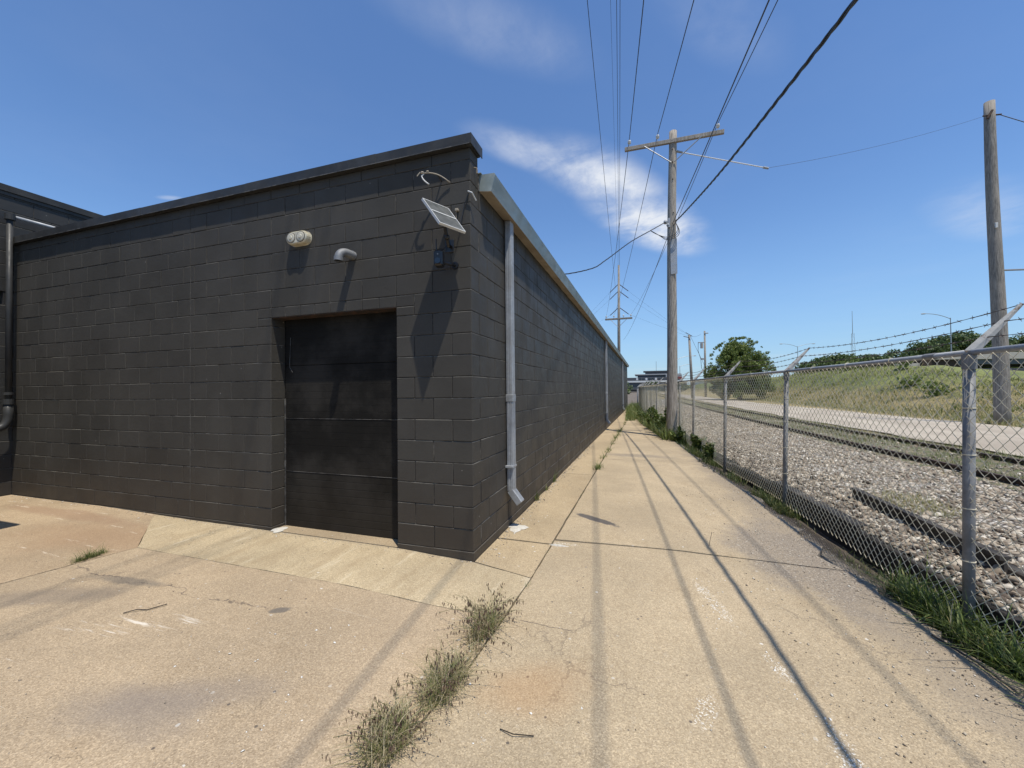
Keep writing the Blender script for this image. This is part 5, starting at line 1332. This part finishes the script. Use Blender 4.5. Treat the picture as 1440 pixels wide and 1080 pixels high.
# ------------------------------------------------------------------ street lamps, tower, far buildings
def lamp(x, y, z0, z1, arms, lb, r_=.12):
    e_ = empty('street_lamp', (x, y, z0), lb, 'street lamp')
    keep(MB().tube([(x, y, z0), (x, y, z1)], [r_, r_*.6], 8).obj('pole', M_steel), e_)
    for dx, dy in arms:
        L = math.hypot(dx, dy)
        keep(MB().tube([tuple(p) for p in bez((x, y, z1-.2), (x+dx*.5, y+dy*.5, z1+L*.18), (x+dx, y+dy, z1+L*.17), 6)], r_*.45, 6).obj('arm', M_steel), e_)
        keep(MB().ell((x+dx*1.06, y+dy*1.06, z1+L*.165), (.45, .25, .12), 8, 4).obj('lamp_head', M_far_grey), e_)
lamp(59.05, 99.6, 3, 14.9, [(-4.8, -1.6)], 'tall street lamp above the trees left of the right pole')
lamp(44.6, 137, 3, 13.6, [(-4.4, -1.5), (4.2, 1.2)], 'distant double-armed street lamp behind the barbed wire')
lamp(10.5, 125.8, 0, 10.3, [(4.8, 1.6)], 'taller of the small distant lamps just right of the near pole', .14)
lamp(11.3, 126.0, 0, 8.1, [(2.9, .9)], 'shorter distant lamp just right of the near pole', .12)
lamp(22, 160, 0, 9.4, [(3, .9)], 'faint distant lamp left of the slim pole', .1)
tw = empty('radio_tower', (441, 1087, 20), 'faint tall lattice radio tower beyond the trees', 'tower')
o = MB()
for k in range(3):
    a = k*2.094; o.tube([(441+7*math.cos(a), 1087+7*math.sin(a), 10), (441+2.5*math.cos(a), 1087+2.5*math.sin(a), 120)], .35, 3)
    b = a+2.094
    for q in range(9):
        t0, t1 = q/9, (q+1)/9; r1, r2 = 7-4.5*t0, 7-4.5*t1
        o.tube([(441+r1*math.cos(a), 1087+r1*math.sin(a), 10+110*t0), (441+r2*math.cos(b), 1087+r2*math.sin(b), 10+110*t1)], .16, 3)
keep(o.obj('lattice', M_steel), tw); keep(MB().tube([(441, 1087, 118), (441, 1087, 170)], [.7, .35], 5).obj('mast', M_steel), tw)
fb = empty('office_building', (6, 228, 0), 'low dark stepped office block at the end of the passage', 'building')
def fbx(nm, x0, x1, y0, y1, z0, z1, m_): keep(MB().box((x0, y0, z0), (x1, y1, z1), .05).obj(nm, m_), fb)
fbx('lower_wing', -12, 19, 226, 250, 0, 7.6, M_far_dark); fbx('upper_block', -2.5, 19.5, 232, 250, 7.65, 9.3, M_far_dark); fbx('penthouse', 1.5, 13, 236, 248, 9.35, 11.3, M_far_dark)
fbx('roof_slab', -4, 20, 231, 251, 9.0, 9.6, M_far_grey); fbx('roof_slab', 0.5, 14, 235, 249, 11.0, 11.5, M_far_dark)
fbx('white_band', -12, 22, 224, 224.5, 4.9, 5.8, M_far_white); fbx('shaded_bay', -12, 22, 224.6, 226, 1, 4.8, M_far_dark)
for k in range(9): fbx('window', -3.2+k*1.6, -2.2+k*1.6, 225.9, 225.98, 6.1, 7.3, M_far_white if k % 3 == 0 else M_far_glass)
for k in range(6): fbx('window', 7+k*1.9, 8.3+k*1.9, 231.85, 231.95, 7.8, 8.8, M_far_glass)
fbx('side_block', 12, 20, 229, 231.8, 3, 9.0, M_far_grey)
keep(MB().tube([(7.5, 240, 11.4), (7.5, 240, 17)], .1, 5).obj('antenna', M_steel), fb)
rs = empty('road_sign', (10.4, 118, 0), 'small red sign low beside the near pole in the distance', 'sign')
keep(MB().box((10.2, 118, 4.2), (11.2, 118.1, 4.8), .02).obj('panel', M_redsign), rs); keep(MB().tube([(10.6, 118.1, 0), (10.6, 118.1, 4.9)], .08, 6).obj('post', M_steel), rs)
for x, y, wd, lb in [(24, 170, 9, 'pale low far building left of the bush'), (33, 200, 12, 'low far building hidden partly by the bush')]:
    e_ = empty('far_house', (x, y, 0), lb, 'building'); keep(MB().box((x-wd/2, y, 0), (x+wd/2, y+8, 4.2), .05).obj('wall', M_far_white), e_); keep(MB().box((x-wd/2-.3, y-.3, 4.22), (x+wd/2+.3, y+8.3, 4.9), .05).obj('roof', M_far_grey), e_)
for k in range(4): 
    x, y = [(-6, 150), (4, 165), (14, 178), (30, 190)][k]
    tree(x, y, 0, [3.5, 4, 4.2, 5][k], 10, ['low dark far tree behind the roof end', 'low far tree under the office block', 'low far tree right of the office block', 'low far tree left of the bush'][k], size=.5, nl=22, nc=22, sd=60+k, low=.0)
